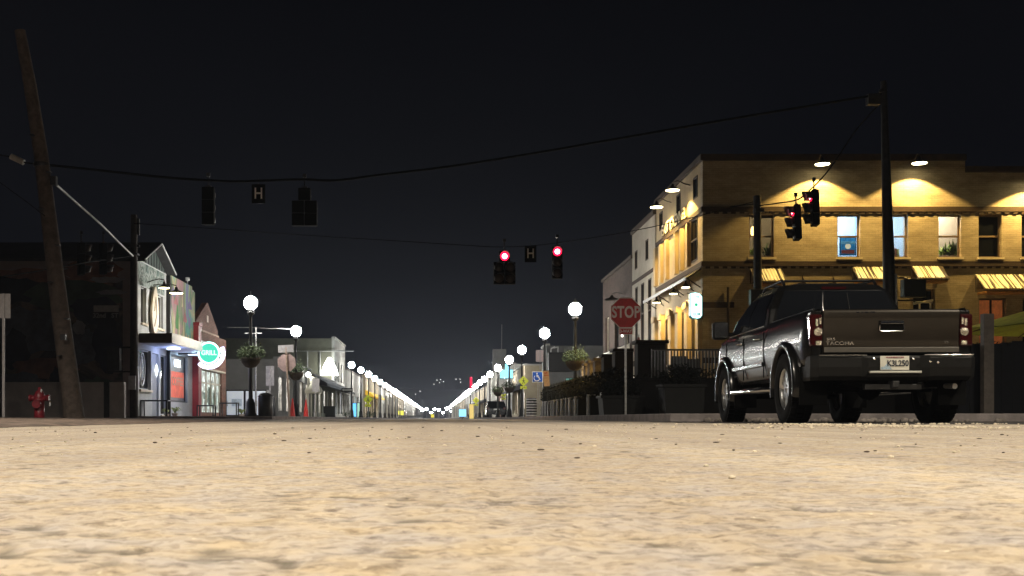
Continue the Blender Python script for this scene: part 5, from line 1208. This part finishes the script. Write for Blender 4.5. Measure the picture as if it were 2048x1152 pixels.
# patio furniture silhouettes
for k,(px,Y) in enumerate(((1362,33),(1385,34.5))):
    x=(px-872)*Y/F; r=empty('patio_chair',(x,Y,.13),('black patio chair, left of the two, ' if k==0 else 'black patio chair, right of the two, ')+'below the glowing blade sign','chair','patio chairs')
    m=MB(); m.box(-.25,.25,-.25,.25,1.0,1.05); m.build('seat',M['blackmetal'],r); m=MB(); m.box(-.25,.25,.22,.27,1.2,1.75); m.build('backrest',M['blackmetal'],r)
    for a in (-1,1):
        for b in (-1,1): m=MB(); m.box(a*.23-.02,a*.23+.02,b*.23-.02,b*.23+.02,0,1.2 if b>0 else .997); m.build('leg',M['steel'],r)
r=empty('striped_umbrella',((1312-872)*36/F,36,.13),'closed red striped umbrella behind the widest pillar','umbrella'); m=MB(); m.lathe([(.02,2.5),(.16,2.2),(.10,1.2)],10,Matrix.Translation((-.55,0,0))); m.build('canopy',mat('red_stripe',(.35,.07,.06),.8,0,.7,6,col2=(.5,.45,.42)),r); m=MB(); m.tube([(-.55,0,0),(-.55,0,2.6)],.02,6); m.build('pole',M['steel'],r)
# green umbrella at right edge
uc=Vector((16.55,29.5,0)); r=empty('patio_umbrella',uc,'lime green parasol at the right edge behind the pickup','umbrella')
m=MB(); rim=2.85; zr=P(1940,656,29.5).z; za_=zr+.80; n=8; vs=[(0,0,za_)]
for k in range(n):
    a=2*math.pi*k/n+math.pi; vs.append((rim*math.cos(a),rim*math.sin(a),zr))
for k in range(n):
    a=2*math.pi*(k+.5)/n+math.pi; vs.append((rim*.9*math.cos(a),rim*.9*math.sin(a),zr-.02))
fs=[]
for k in range(n): k2=(k+1)%n; fs+=[(0,1+k,1+n+k),(0,1+n+k,1+k2)]
m.add(vs,fs); vs2=[(v[0],v[1],v[2]-.02) for v in vs]; m.add(vs2,[tuple(reversed(f)) for f in fs])
m.build('canopy',mat('lime_cloth',(.50,.64,.10),.8,0,.15,3),r)
for k in range(n):
    a=2*math.pi*k/n+math.pi; m=MB(); m.tube([(0,0,za_-.06),(rim*math.cos(a),rim*math.sin(a),zr-.05)],.014,5); m.build('rib',M['frameB'],r)
m=MB(); m.tube([(0,0,.1),(0,0,za_+.08)],.035,8); m.build('pole',M['frameB'],r)
# slatted litter bin, with the sign cluster
r=empty('litter_bin',((1063-872)*58/F,58,.13),'slatted dark litter bin beside the wheelchair sign posts','bin')
m=MB(); m.lathe([(.25,0),(.27,.4),(.25,.95),(.2,.97)],18); m.build('liner',M['black'],r)
m=MB()
for k in range(7): m.lathe([(.262+.012*math.sin(k/6*3.14),.06+k*.135),(.275+.012*math.sin(k/6*3.14),.08+k*.135),(.275+.012*math.sin(k/6*3.14),.10+k*.135),(.262+.012*math.sin(k/6*3.14),.12+k*.135)],18,caps=False)
m.build('hoops',M['plantercorner'],r)
# teal lit panel behind basket + small white signs
litsign(1142,767,70,.62,.62,(.22,.55,.48),.45,'small teal lit notice under the nearest right basket')
blank_sign(1080,712,96,.7,1.0,'pale upright board on the roofline above the wheelchair sign',mt='pink')
# white band awning of the brown brick building
r=empty('shop_awning',(9.28,54.4,2.9),'white sloping awning strip on the brown brick building','awning')
m=MB(); m.prism([(-.02,.75),(-1.0,.25),(-1.0,-.05),(-.02,.3)],1,0,8.2); m.build('cloth',M['awnW'],r)
r=empty('wall_lamp',(9.1,55.6,4.1),'small white lamp above the white awning strip','wall lamp'); m=MB(); m.sphere((0,0,0),.06,10,6); m.build('lamp_glass',emis('small_wall_lamp',(1,.92,.75),5),r); m=MB(); m.cbox((.12,0,0),(.16,.08,.08)); m.build('bracket',M['trimdark'],r)

# white scraps and stones between kerb and road by the pickup
M['pebble']=mat('pale_stone',(.60,.52,.40),.8,0,.3,20)
rn=random.Random(21); m=MB()
for k in range(420):
    y=rn.uniform(6.5,11.5); x=3.35+(y-6.5)*.055+rn.gauss(0,.16)+ (rn.random()**3)*rn.uniform(-2.5,.3)
    m.sphere((x,y,.004),rn.uniform(.004,.013),6,4,(1.3,1.1,.8))
for k in range(160):
    x=rn.uniform(3.2,8); y=11.2+rn.gauss(0,.10); m.sphere((x,y,.006),rn.uniform(.005,.016),6,4,(1.3,1.1,.8))
for k in range(700):
    y=.9+rn.random()**.6*9; x=rn.uniform(-.42,.55)*y+.1; m.sphere((x,y,.0015),rn.uniform(.0012,.0042),5,3,(1.4,1.2,.7))
tag(m.build('gravel',M['pebble']),'scattered pale grit lying on the road','gravel',kind='stuff')
m=MB()
for k in range(80):
    y=1.2+rn.random()**.8*7; x=rn.uniform(-.42,.55)*y+.1; s_=rn.uniform(.0012,.0034)+y*.0004
    w=rn.uniform(.8,2.2); m.sphere((x,y,.0015),s_,6,4,(w,.8,rn.uniform(.3,.6)))
tag(m.build('leaf_litter',mat('dark_litter',(.06,.04,.03),.9,0,.4,30)),'scattered dark crumbs and leaf bits on the road','litter',kind='stuff')
m=MB()
for k in range(130):
    x=rn.choice((rn.uniform(4.5,7.6),rn.uniform(4.5,14))); y=18.9+rn.gauss(0,.22); s_=rn.uniform(.025,.075); m.sphere((x,y,.02),s_,7,5,(1.2,1,.8))
tag(m.build('rubble',mat('kerb_stones',(.22,.19,.17),.9,0,.5,8)),'rough stones lying along the kerb behind the pickup','stones',kind='stuff')

# ------------------------------------------------------------------ far parked car
sv=empty('parked_car',(5.78,109,.0),'dark sport utility car parked on the right, seen from behind','car')
M['paintS']=mat('dark_car_paint',(.012,.013,.015),.25,.2,0,coat=.6)
hw=.93; prof=[(0,.45),(-.02,.75),(.02,1.02),(.22,1.45),(.55,1.72),(2.6,1.74),(3.3,1.15),(4.5,1.0),(4.6,.45)]
m=MB(); vs=[];fs=[]; n=len(prof)
for s_ in (-1,1):
    for (y,z) in prof: w=hw*(1 if z<1.1 else 1-.20*(z-1.1)/.65); vs.append((s_*w,y,z))
for i_ in range(n): j=(i_+1)%n; fs.append((i_,j,n+j,n+i_))
fs+= [tuple(range(n)),tuple(reversed(range(n,2*n)))]
m.add(vs,fs); m.build('body',M['paintS'],sv,bevel=.07)
m=MB(); m.prism([(-.70,1.08),(.70,1.08),(.60,1.50),(-.60,1.50)],1,0,.02,Matrix.Translation((0,.0,0))@Matrix(((1,0,0,0),(0,1,.44,-.50),(0,0,1,0),(0,0,0,1)))); m.build('rear_window',M['darkglass'],sv)
m=MB(); m.box(-.85,.85,-.12,.0,.42,.68); m.build('bumper',M['paintS'],sv,bevel=.03)
m=MB(); m.box(-.26,.26,-.06,-.04,.86,.99); m.build('number_plate',M['white'],sv)
for s_ in (-1,1):
    m=MB(); m.box(s_*.78-.12,s_*.78+.12,-.05,.0,.92,1.12); m.build('tail_light',mat('tail_red',(.05,.006,.006),.3),sv)
    for y in (.9,3.7): m=MB(); m.lathe([(.2,-.12),(.36,-.12),(.37,.0),(.36,.12),(.2,.12)],20,Matrix.Translation((s_*.80,y,.36))@Matrix.Rotation(R(90),4,'Y')); m.build('wheel',M['rubber'],sv)

# ------------------------------------------------------------------ pickup truck
TK=empty('pickup_truck',(4.93,13.1,.008),'dark grey double cab pickup with roof rails parked on the right, tailgate towards the camera','pickup truck',rz=R(-2.4))
def paint(name,col,metal=.55,rough=.32):
    m=mat(name,col,rough,metal,.06,60,coat=.35,spec=.35); m.node_tree.nodes['Principled BSDF'].inputs['Coat Roughness'].default_value=.06; return m
M['paintT']=paint('dark_grey_paint',(.006,.006,.006),.15,.22); M['paintSheen']=paint('tailgate_road_sheen',(.017,.0125,.008),.5,.42); M['chrome']=mat('chrome',(.75,.75,.74),.12,1)  # tailgate copy is browner: the road's golden reflection put into its colour
M['plasticT']=mat('black_plastic',(.005,.005,.005),.5,0,.2,20,spec=.2); M['under']=mat('underbody',(.003,.003,.003),.95,spec=.1)
WB=3.24; AZ=.40; AR=.475
wp=[(.40,.855),(.52,.865),(.62,.885),(.85,.905),(1.0,.90),(1.1,.885),(1.18,.862),(1.24,.835)]
def wz_(z):
    for (a,b),(c,d) in zip(wp,wp[1:]):
        if z<=c: return b+(d-b)*max(0,(z-a))/(c-a)
    return wp[-1][1]
def ty(y):
    if y<-.62: return 1-.055*((-.62-y)/.23)**2
    if y>3.6: return 1-.20*((y-3.6)/.75)**1.6
    return 1
def ztop(y):
    if y<1.0: return 1.225
    if y<3.1: return 1.20
    return 1.20-.10*(y-3.1)/1.25
ysv=sorted(set([-.85,-.78,-.70,-.62]+[round(-.6+.05*k,3) for k in range(0,99)]+[4.35]))
ysv=[y for y in ysv if y<=4.36]
def zbot(y):
    z=.50
    if y<-.55: z=.62
    for c in (0,WB):
        d=abs(y-c)
        if d<AR: z=max(z,AZ+math.sqrt(AR*AR-d*d))
    return z
def side_part(ya,yb,sides):
    m=MB(); yy=[y for y in ysv if ya<=y<=yb]
    for s_ in sides:
        vs=[];fs=[]; n=9
        for y in yy:
            a=zbot(y);b=ztop(y)
            for k in range(n):
                z=a+(b-a)*k/(n-1); vs.append((s_*wz_(z)*ty(y),y,z))
            vs.append((s_*(wz_(b)*ty(y)-.035),y,b+.012)); vs.append((s_*(wz_(b)*ty(y)-.075),y,b+.004))
            vs.append((s_*(wz_(a)*ty(y)-.06),y,a))
        q=n+3
        for i_ in range(len(yy)-1):
            for k in range(n+1): a=i_*q+k; f=(a,a+q,a+q+1,a+1); fs.append(f if s_<0 else f[::-1])
            a=i_*q; f=(a+n+2,a+q+n+2,a+q,a); fs.append(f if s_<0 else f[::-1])
        m.add(vs,fs,True)
    return m
for s_ in (-1,1): side_part(-.85,1.0,(s_,)).build('bed_side',M['paintT'],TK); side_part(1.0,4.35,(s_,)).build('body_side',M['paintT'],TK)
# bed inside, rear corner faces, hood, nose
m=MB(); m.box(-.76,.76,-.78,.98,.80,.84); m.box(-.765,-.745,-.78,.98,.84,1.22); m.box(.745,.765,-.78,.98,.84,1.22); m.build('bed_liner',M['under'],TK)
for s_ in (-1,1):
    m=MB(); a,b=sorted((s_*.725,s_*.845)); m.box(a,b,-.845,-.70,.63,1.222); m.build('bed_corner',M['paintT'],TK,bevel=.02)
m=MB(); vs=[];fs=[]; nn=9
for i_,y in enumerate((3.30,3.5,3.8,4.1,4.3,4.36)):
    for k in range(nn):
        u=-1+2*k/(nn-1); w=wz_(1.15)*ty(y)-.03; vs.append((u*w,y,ztop(y)+.05*(1-u*u)*(1 if y<4.2 else .3)+.005))
for i_ in range(5):
    for k in range(nn-1): a=i_*nn+k; fs.append((a,a+1,a+nn+1,a+nn))
m.add(vs,fs,True); m.build('hood',M['paintT'],TK)
m=MB(); m.box(-.66,.66,4.3,4.37,.5,1.1); m.build('grille',M['plasticT'],TK,bevel=.03)
m=MB(); m.box(-.80,.80,4.2,4.5,.42,.70); m.build('bumper',M['paintT'],TK,bevel=.05)
for s_ in (-1,1): m=MB(); m.cbox((s_*.63,4.25,.92),(.22,.2,.2)); m.build('headlight',M['glass'],TK,bevel=.03)
# greenhouse
rings=[(1.17,.845,.99,3.42,.06),(1.42,.80,1.05,3.00,.08),(1.655,.69,1.13,2.58,.10),(1.735,.625,1.22,2.44,.12),(1.768,.50,1.36,2.28,.12)]
m=MB(); vs=[];fs=[]
for z,h,y0,y1,c in rings:
    vs+=[(-h,y0+c,z),(-h+c,y0,z),(h-c,y0,z),(h,y0+c,z),(h,y1-c,z),(h-c,y1,z),(-h+c,y1,z),(-h,y1-c,z)]
for r_i in range(len(rings)-1):
    for k in range(8): a=r_i*8;b=a+8;k2=(k+1)%8; fs.append((a+k,a+k2,b+k2,b+k))
fs.append(tuple(range(32,40))); m.add(vs,fs); cab=m.build('cab',M['paintT'],TK,bevel=.022)
def ghw(z):
    for a,b in zip(rings,rings[1:]):
        if z<=b[0]: t=(z-a[0])/(b[0]-a[0]); return [a[k]+(b[k]-a[k])*t for k in range(4)]
def glassq(pts,name='window',off=.007):
    m=MB(); p=[Vector(q) for q in pts]; nrm=(p[1]-p[0]).cross(p[2]-p[0]).normalized()
    c=sum(p,Vector())/4
    if nrm.dot(c-Vector((0,2,1.3)))<0: nrm=-nrm
    m.add([q+nrm*off for q in p],[(0,1,2,3)]); m.add([q+nrm*(off-.006) for q in p],[(3,2,1,0)]); return m.build(name,M['darkglass'],TK)
for s_ in (-1,1):
    za,zm,zb=1.23,1.42,1.635
    for (ya,yb,ya2,yb2) in ((1.22,2.05,1.34,2.02),(2.13,3.10,2.10,2.50)):
        t=(zm-za)/(zb-za)
        lo=[(s_*(ghw(za)[1]),ya,za),(s_*ghw(za)[1],yb,za),(s_*ghw(zm)[1],yb+(yb2-yb)*t,zm),(s_*ghw(zm)[1],ya+(ya2-ya)*t,zm)]
        hi=[lo[3],lo[2],(s_*ghw(zb)[1],yb2,zb),(s_*ghw(zb)[1],ya2,zb)]
        glassq(lo); glassq(hi)
    m=MB(); m.tube([(s_*(ghw(1.215)[1]+.008),1.2,1.215),(s_*(ghw(1.215)[1]+.008),3.15,1.215)],.008,6); m.build('window_trim',M['chrome'],TK)
    m=MB(); m.tube([(s_*.80,-.80,1.238),(s_*.80,.95,1.238)],.012,6); m.build('bed_rail_cap',M['plasticT'],TK)
    # seams
    for y in (1.0,2.09,3.18): m=MB(); m.box(*sorted((s_*.895,s_*.909)),y-.004,y+.004,.56,1.12); m.build('door_seam',M['under'],TK)
    for y in (1.28,2.28): m=MB(); m.tube([(s_*.905,y-.1,1.05),(s_*.935,y-.08,1.055),(s_*.935,y+.08,1.055),(s_*.905,y+.1,1.05)],.014,8); m.build('door_handle',M['chrome'],TK)
    m=MB(); m.box(*sorted((s_*.895,s_*.918)),1.04,3.15,.70,.755); m.build('side_moulding',M['paintT'],TK,bevel=.008)
    m=MB(); m.tube([(s_*.86,.62,.40),(s_*.945,.72,.40),(s_*.945,2.55,.40),(s_*.86,2.68,.40)],.038,10); m.build('side_step',M['chrome'],TK)
    # flares
    for c in (0,WB):
        m=MB(); n=22; vs=[];fs=[]
        for k in range(n+1):
            a=R(-12)+R(204)*k/n
            for (rr,xx) in ((AR-.015,.86),(AR-.02,.945),(AR+.02,.952),(AR+.06,.935),(AR+.075,.885)): vs.append((s_*xx,c+rr*math.cos(a),AZ+rr*math.sin(a)))
        for k in range(n):
            for j in range(4): a=k*5+j; fs.append((a,a+1,a+6,a+5))
        m.add(vs,fs,True); m.build('fender_flare',M['paintT'],TK)
        m=MB(); n=16; vs=[];fs=[]
        for k in range(n+1):
            a=R(180)*k/n; vs+= [(s_*.50,c+AR*math.cos(a),AZ+AR*math.sin(a)),(s_*.87,c+AR*math.cos(a),AZ+AR*math.sin(a))]
        for k in range(n): a=k*2; fs.append((a,a+1,a+3,a+2))
        m.add(vs,fs); m.build('wheel_well',M['under'],TK)
        m=MB(); m.box(*sorted((s_*.60,s_*.90)),c-.60,c-.575,.20,.62); m.build('mud_flap',M['under'],TK)
    # mirror
    m=MB(); m.box(*sorted((s_*.91,s_*1.13)),2.96,3.10,1.17,1.42); mi=m.build('mirror',M['plasticT'],TK,bevel=.04)
    m=MB(); m.box(*sorted((s_*.93,s_*1.11)),2.948,2.959,1.195,1.395); m.build('mirror_glass',M['chrome'],TK,).parent=mi
    m=MB(); m.tube([(s_*.84,3.05,1.24),(s_*.93,3.05,1.25)],.03,8); m.build('mirror_arm',M['plasticT'],TK)
# wheels
def wheel(x,y,s_):
    T=Matrix.Translation((x,y,AZ-.005))@Matrix.Rotation(R(90)*s_,4,'Y')
    m=MB(); m.lathe([(.235,-.12),(.30,-.135),(.365,-.13),(.388,-.10),(.392,0),(.388,.10),(.365,.13),(.30,.135),(.235,.12)],36,T,caps=False)
    for k in range(36):
        a=2*math.pi*k/36
        for u in (-.085,0,.085): m.cbox((0,0,0),(.020,.055,.075),T@Matrix.Rotation(a+(.05 if u else 0),4,'Z')@Matrix.Translation((.392,0,u)))
    t=m.build('tyre',M['rubber'],TK)
    m=MB(); m.lathe([(.235,-.11),(.245,.105),(.225,.11),(.20,.06),(.19,-.05)],30,T,caps=False)
    m.lathe([(.001,.085),(.05,.085),(.062,.07),(.07,.02)],16,T,caps=False)
    for k in range(6):
        A_=T@Matrix.Rotation(2*math.pi*k/6,4,'Z')
        m.prism([(.045,-.034),(.215,-.050),(.232,0),(.215,.050),(.045,.034)],2,.055,.085,A_)
    r_=m.build('rim',M['alloy'],TK); r_.parent=t
    m=MB(); m.lathe([(.001,-.04),(.20,-.04)],20,T,caps=False); b=m.build('brake_disc',M['steel'],TK); b.parent=t
M['alloy']=mat('alloy_rim',(.55,.55,.54),.25,.9)
for y in (0,WB):
    for s_ in (-1,1): wheel(s_*.80,y,s_)
# underbody
m=MB(); m.box(-.48,.48,-.75,4.1,.46,.78); m.tube([(-.75,0,AZ),(.75,0,AZ)],.045,8); m.sphere((.05,0,AZ),.14,12,8); m.tube([(-.7,WB,AZ-.03),(.7,WB,AZ-.03)],.04,8); m.build('underbody',M['under'],TK)
m=MB(); m.lathe([(.2,-.1),(.36,-.1),(.38,0),(.36,.1),(.2,.1)],24,Matrix.Translation((0,-.40,.50))); m.build('spare_wheel',M['rubber'],TK)
m=MB(); m.tube([(.62,.4,.42),(.66,-.3,.42),(.70,-.80,.40)],.03,10); m.build('exhaust_pipe',M['steel'],TK)
m=MB(); m.box(-.30,.30,-.93,-.86,.36,.42); m.box(-.035,.035,-1.02,-.86,.38,.45); m.build('tow_hitch',M['blackmetal'],TK,bevel=.006)
# tailgate
m=MB(); vs=[];fs=[]
pr=[(-.835,.755),(-.850,.775),(-.853,.90),(-.860,1.02),(-.868,1.12),(-.876,1.185),(-.868,1.215),(-.845,1.228),(-.79,1.222)]
nx_=13
for i_ in range(nx_):
    x=-.718+1.436*i_/(nx_-1); cr=.010*(1-(x/.72)**2)
    for (y,z) in pr: vs.append((x,y-cr,z))
q=len(pr)
for i_ in range(nx_-1):
    for k in range(q-1): a=i_*q+k; fs.append((a,a+q,a+q+1,a+1))
m.add(vs,fs,True); m.box(-.718,.718,-.83,-.79,.755,1.215); tg=m.build('tailgate',M['paintSheen'],TK)
m=MB(); m.box(-.715,.715,-.876,-.868,.762,.818); st=m.build('trim_strip',mat('tailgate_strip',(.16,.15,.135),.3,.7),TK,bevel=.004); st.parent=tg
m=MB(); m.box(-.135,.135,-.882,-.874,.985,1.105); hr=m.build('handle_recess',M['under'],TK,bevel=.004); hr.parent=tg
m=MB(); m.box(-.118,.118,-.905,-.884,1.068,1.098); m.tube([(-.125,-.888,1.06),(-.128,-.888,1.0),(-.11,-.888,.99),(.11,-.888,.99),(.128,-.888,1.0),(.125,-.888,1.06)],.006,6); h_=m.build('handle',M['chrome'],TK,bevel=.006); h_.parent=tg
lt=mat('badge_chrome',(.62,.58,.52),.25,.9)
a=text('SR5',.040,lt,TK,(-.64,-.873,.905),name='badge',bold=.001,sx=1.5); a.parent=tg
a=text('TACOMA',.052,lt,TK,(-.545,-.872,.860),name='badge',bold=.001,sx=1.35); a.parent=tg
a=text('V6',.032,lt,TK,(.58,-.872,.872),name='badge',sx=1.5); a.parent=tg
m=MB(); 
for xx,w in ((-.36,.03),(-.31,.02),(-.265,.035),(-.20,.05)): m.cbox((xx,-.884,1.195),(w,.004,.012))
a=m.build('chrome_marks',M['chrome'],TK); a.parent=tg  # row of small chrome bits near the tailgate's top edge
# tail lights
M['tailred']=mat('tail_light_red',(.03,.003,.003),.12,0,coat=1); M['tailclear']=mat('tail_light_clear',(.40,.36,.29),.22,.75,.35,60,.8,120)
for s_ in (-1,1):
    m=MB(); x0,x1=sorted((s_*.728,s_*.862)); m.box(x0,x1,-.868,-.62,.83,1.175); tl=m.build('tail_light',M['tailred'],TK,bevel=.018)
    for (za_,zb__,xa_,xb_) in ((1.065,1.135,.742,.764),(1.05,1.125,.774,.802)): m=MB(); x0,x1=sorted((s_*xa_,s_*xb_)); m.box(x0,x1,-.874,-.865,za_,zb__); m.build('reflector',M['tailclear'],TK,bevel=.003).parent=tl
    m=MB(); m.lathe([(.001,.004),(.024,.008),(.028,.002),(.036,.008),(.044,0)],16,Matrix.Translation((s_*.775,-.871,.985))@Matrix.Rotation(R(90),4,'X')); m.build('reflector',M['tailclear'],TK).parent=tl
    m=MB(); x0,x1=sorted((s_*.742,s_*.80)); m.box(x0,x1,-.874,-.865,.842,.888); m.build('reflector',M['tailclear'],TK,bevel=.003).parent=tl
# rear bumper with plate
m=MB()
vs=[];fs=[]; cr=[(-.88,-.60),(-.87,-.90),(-.80,-.985),(-.36,-1.01),(-.27,-.96),(.27,-.96),(.36,-1.01),(.80,-.985),(.87,-.90),(.88,-.60)]
for z,o_ in ((.46,.06),(.50,.015),(.60,0),(.70,.0),(.725,.02)):
    for x,y in cr: vs.append((x*(1-o_*.3),y+o_,z))
n=len(cr)
for r_i in range(4):
    for k in range(n-1): a=r_i*n+k; fs.append((a,a+1,a+n+1,a+n))
vs+= [(x*.95,-.84,.727) for x,y in cr]; 
for k in range(n-1): a=4*n+k; fs.append((a,a+1,a+n+1,a+n))
m.add(vs,fs,False); bp=m.build('rear_bumper',M['plasticT'],TK,bevel=.008)
for a_,b_ in ((-.80,-.30),(.30,.82)):
    m=MB(); s_=1 if a_>0 else -1
    m.tube([(a_,-1.004 if a_>-.5 else -.985,.728),((a_+b_)/2,-1.006,.728),(b_,-1.004 if b_<.5 else -.975,.728)],.007,6); m.build('bumper_trim',M['chrome'],TK).parent=bp
m=MB(); m.box(-.27,.275,-1.0,-.955,.535,.558); m.build('step_lip',mat('step_lip_steel',(.55,.55,.50),.4,.6),TK,bevel=.004).parent=bp
m=MB(); m.box(-.152,.152,-.975,-.968,.568,.718); pt=m.build('number_plate',mat('plate_white',(.62,.60,.52),.5,0,.05,5,emit=(.6,.58,.5),es=.0),TK,bevel=.003); pt.parent=bp
for (t_,s_,x,z,c,sx_) in (('K3L250',.088,.032,.637,(.01,.015,.03),.82),('WASHINGTON',.022,.0,.703,(.25,.03,.05),1.25)):
    a=text(t_,s_,mat('plate_ink',c,.6),TK,(x,-.977,z),name='plate_lettering',bold=.0022 if s_>.05 else .0004,sx=sx_); a.parent=pt
m=MB(); m.prism([(-.145,.575),(-.03,.575),(-.055,.61),(-.085,.635),(-.11,.605),(-.145,.60)],1,-.9775,-.9762); a=m.build('plate_picture',mat('plate_mountain',(.32,.42,.50),.6,0,.3,60),TK); a.parent=pt
m=MB()
for x,z in ((-.21,.69),(.20,.69),(.36,.66),(.44,.65)): m.lathe([(.001,.006),(.014,.002)],8,Matrix.Translation((x,-1.012 if abs(x)>.3 else -.97,z))@Matrix.Rotation(R(90),4,'X'))
m.build('plate_lamp',M['chrome'],TK).parent=bp
# rear window, slider trims, brake light
zb_,zt_=1.23,1.62
def gy(z): return ghw(z)[2]
m=MB(); y0=gy(zb_)-.008;y1=gy(1.42)-.008;y2=gy(zt_)-.008
m.add([(-.755,y0,zb_),(.755,y0,zb_),(.715,y1,1.42),(-.715,y1,1.42),(-.61,y2,zt_+.03),(.61,y2,zt_+.03)],[(0,1,2,3),(3,2,5,4)]); rw=m.build('rear_window',M['darkglass'],TK)
m=MB(); m.tube([(-.16,y0-.006,zb_),(-.16,y1-.006,1.42),(-.15,y2-.006,zt_)],.007,6); a=m.build('slider_trim',M['chrome'],TK); a.parent=rw
m=MB(); m.tube([(.16,y0-.006,zb_),(.16,y1-.006,1.42),(.15,y2-.006,zt_)],.006,6); a=m.build('slider_trim',M['plasticT'],TK); a.parent=rw
m=MB(); m.cbox((0,gy(1.68)-.01,1.685),(.30,.03,.03)); m.build('brake_light',M['tailred'],TK)
# roof rails
for s_ in (-1,1):
    m=MB(); m.tube([(s_*.57,1.30,1.745),(s_*.57,1.40,1.81),(s_*.57,2.25,1.81),(s_*.57,2.42,1.74)],.018,8); m.build('roof_rail',M['plasticT'],TK)
for y in (1.5,2.1): m=MB(); m.tube([(-.57,y,1.815),(.57,y,1.815)],.016,8); m.build('cross_bar',M['plasticT'],TK)
m=MB(); m.tube([(.62,3.6,1.2),(.66,3.5,1.75)],.003,4); m.build('aerial',M['plasticT'],TK)

# ------------------------------------------------------------------ night haze
if HAZE>0:
    m=MB(); m.box(-420,420,-60,1120,-1,52)
    hm=bpy.data.materials.new('night_haze'); hm.use_nodes=True; t=hm.node_tree; t.nodes.clear()
    o=t.nodes.new('ShaderNodeOutputMaterial'); v=t.nodes.new('ShaderNodeVolumePrincipled'); v.inputs['Color'].default_value=(.76,.83,1.0,1); v.inputs['Density'].default_value=HAZE; v.inputs['Anisotropy'].default_value=.1
    t.links.new(v.outputs[0],o.inputs['Volume'])
    h=m.build('haze',hm); tag(h,kind='stuff')
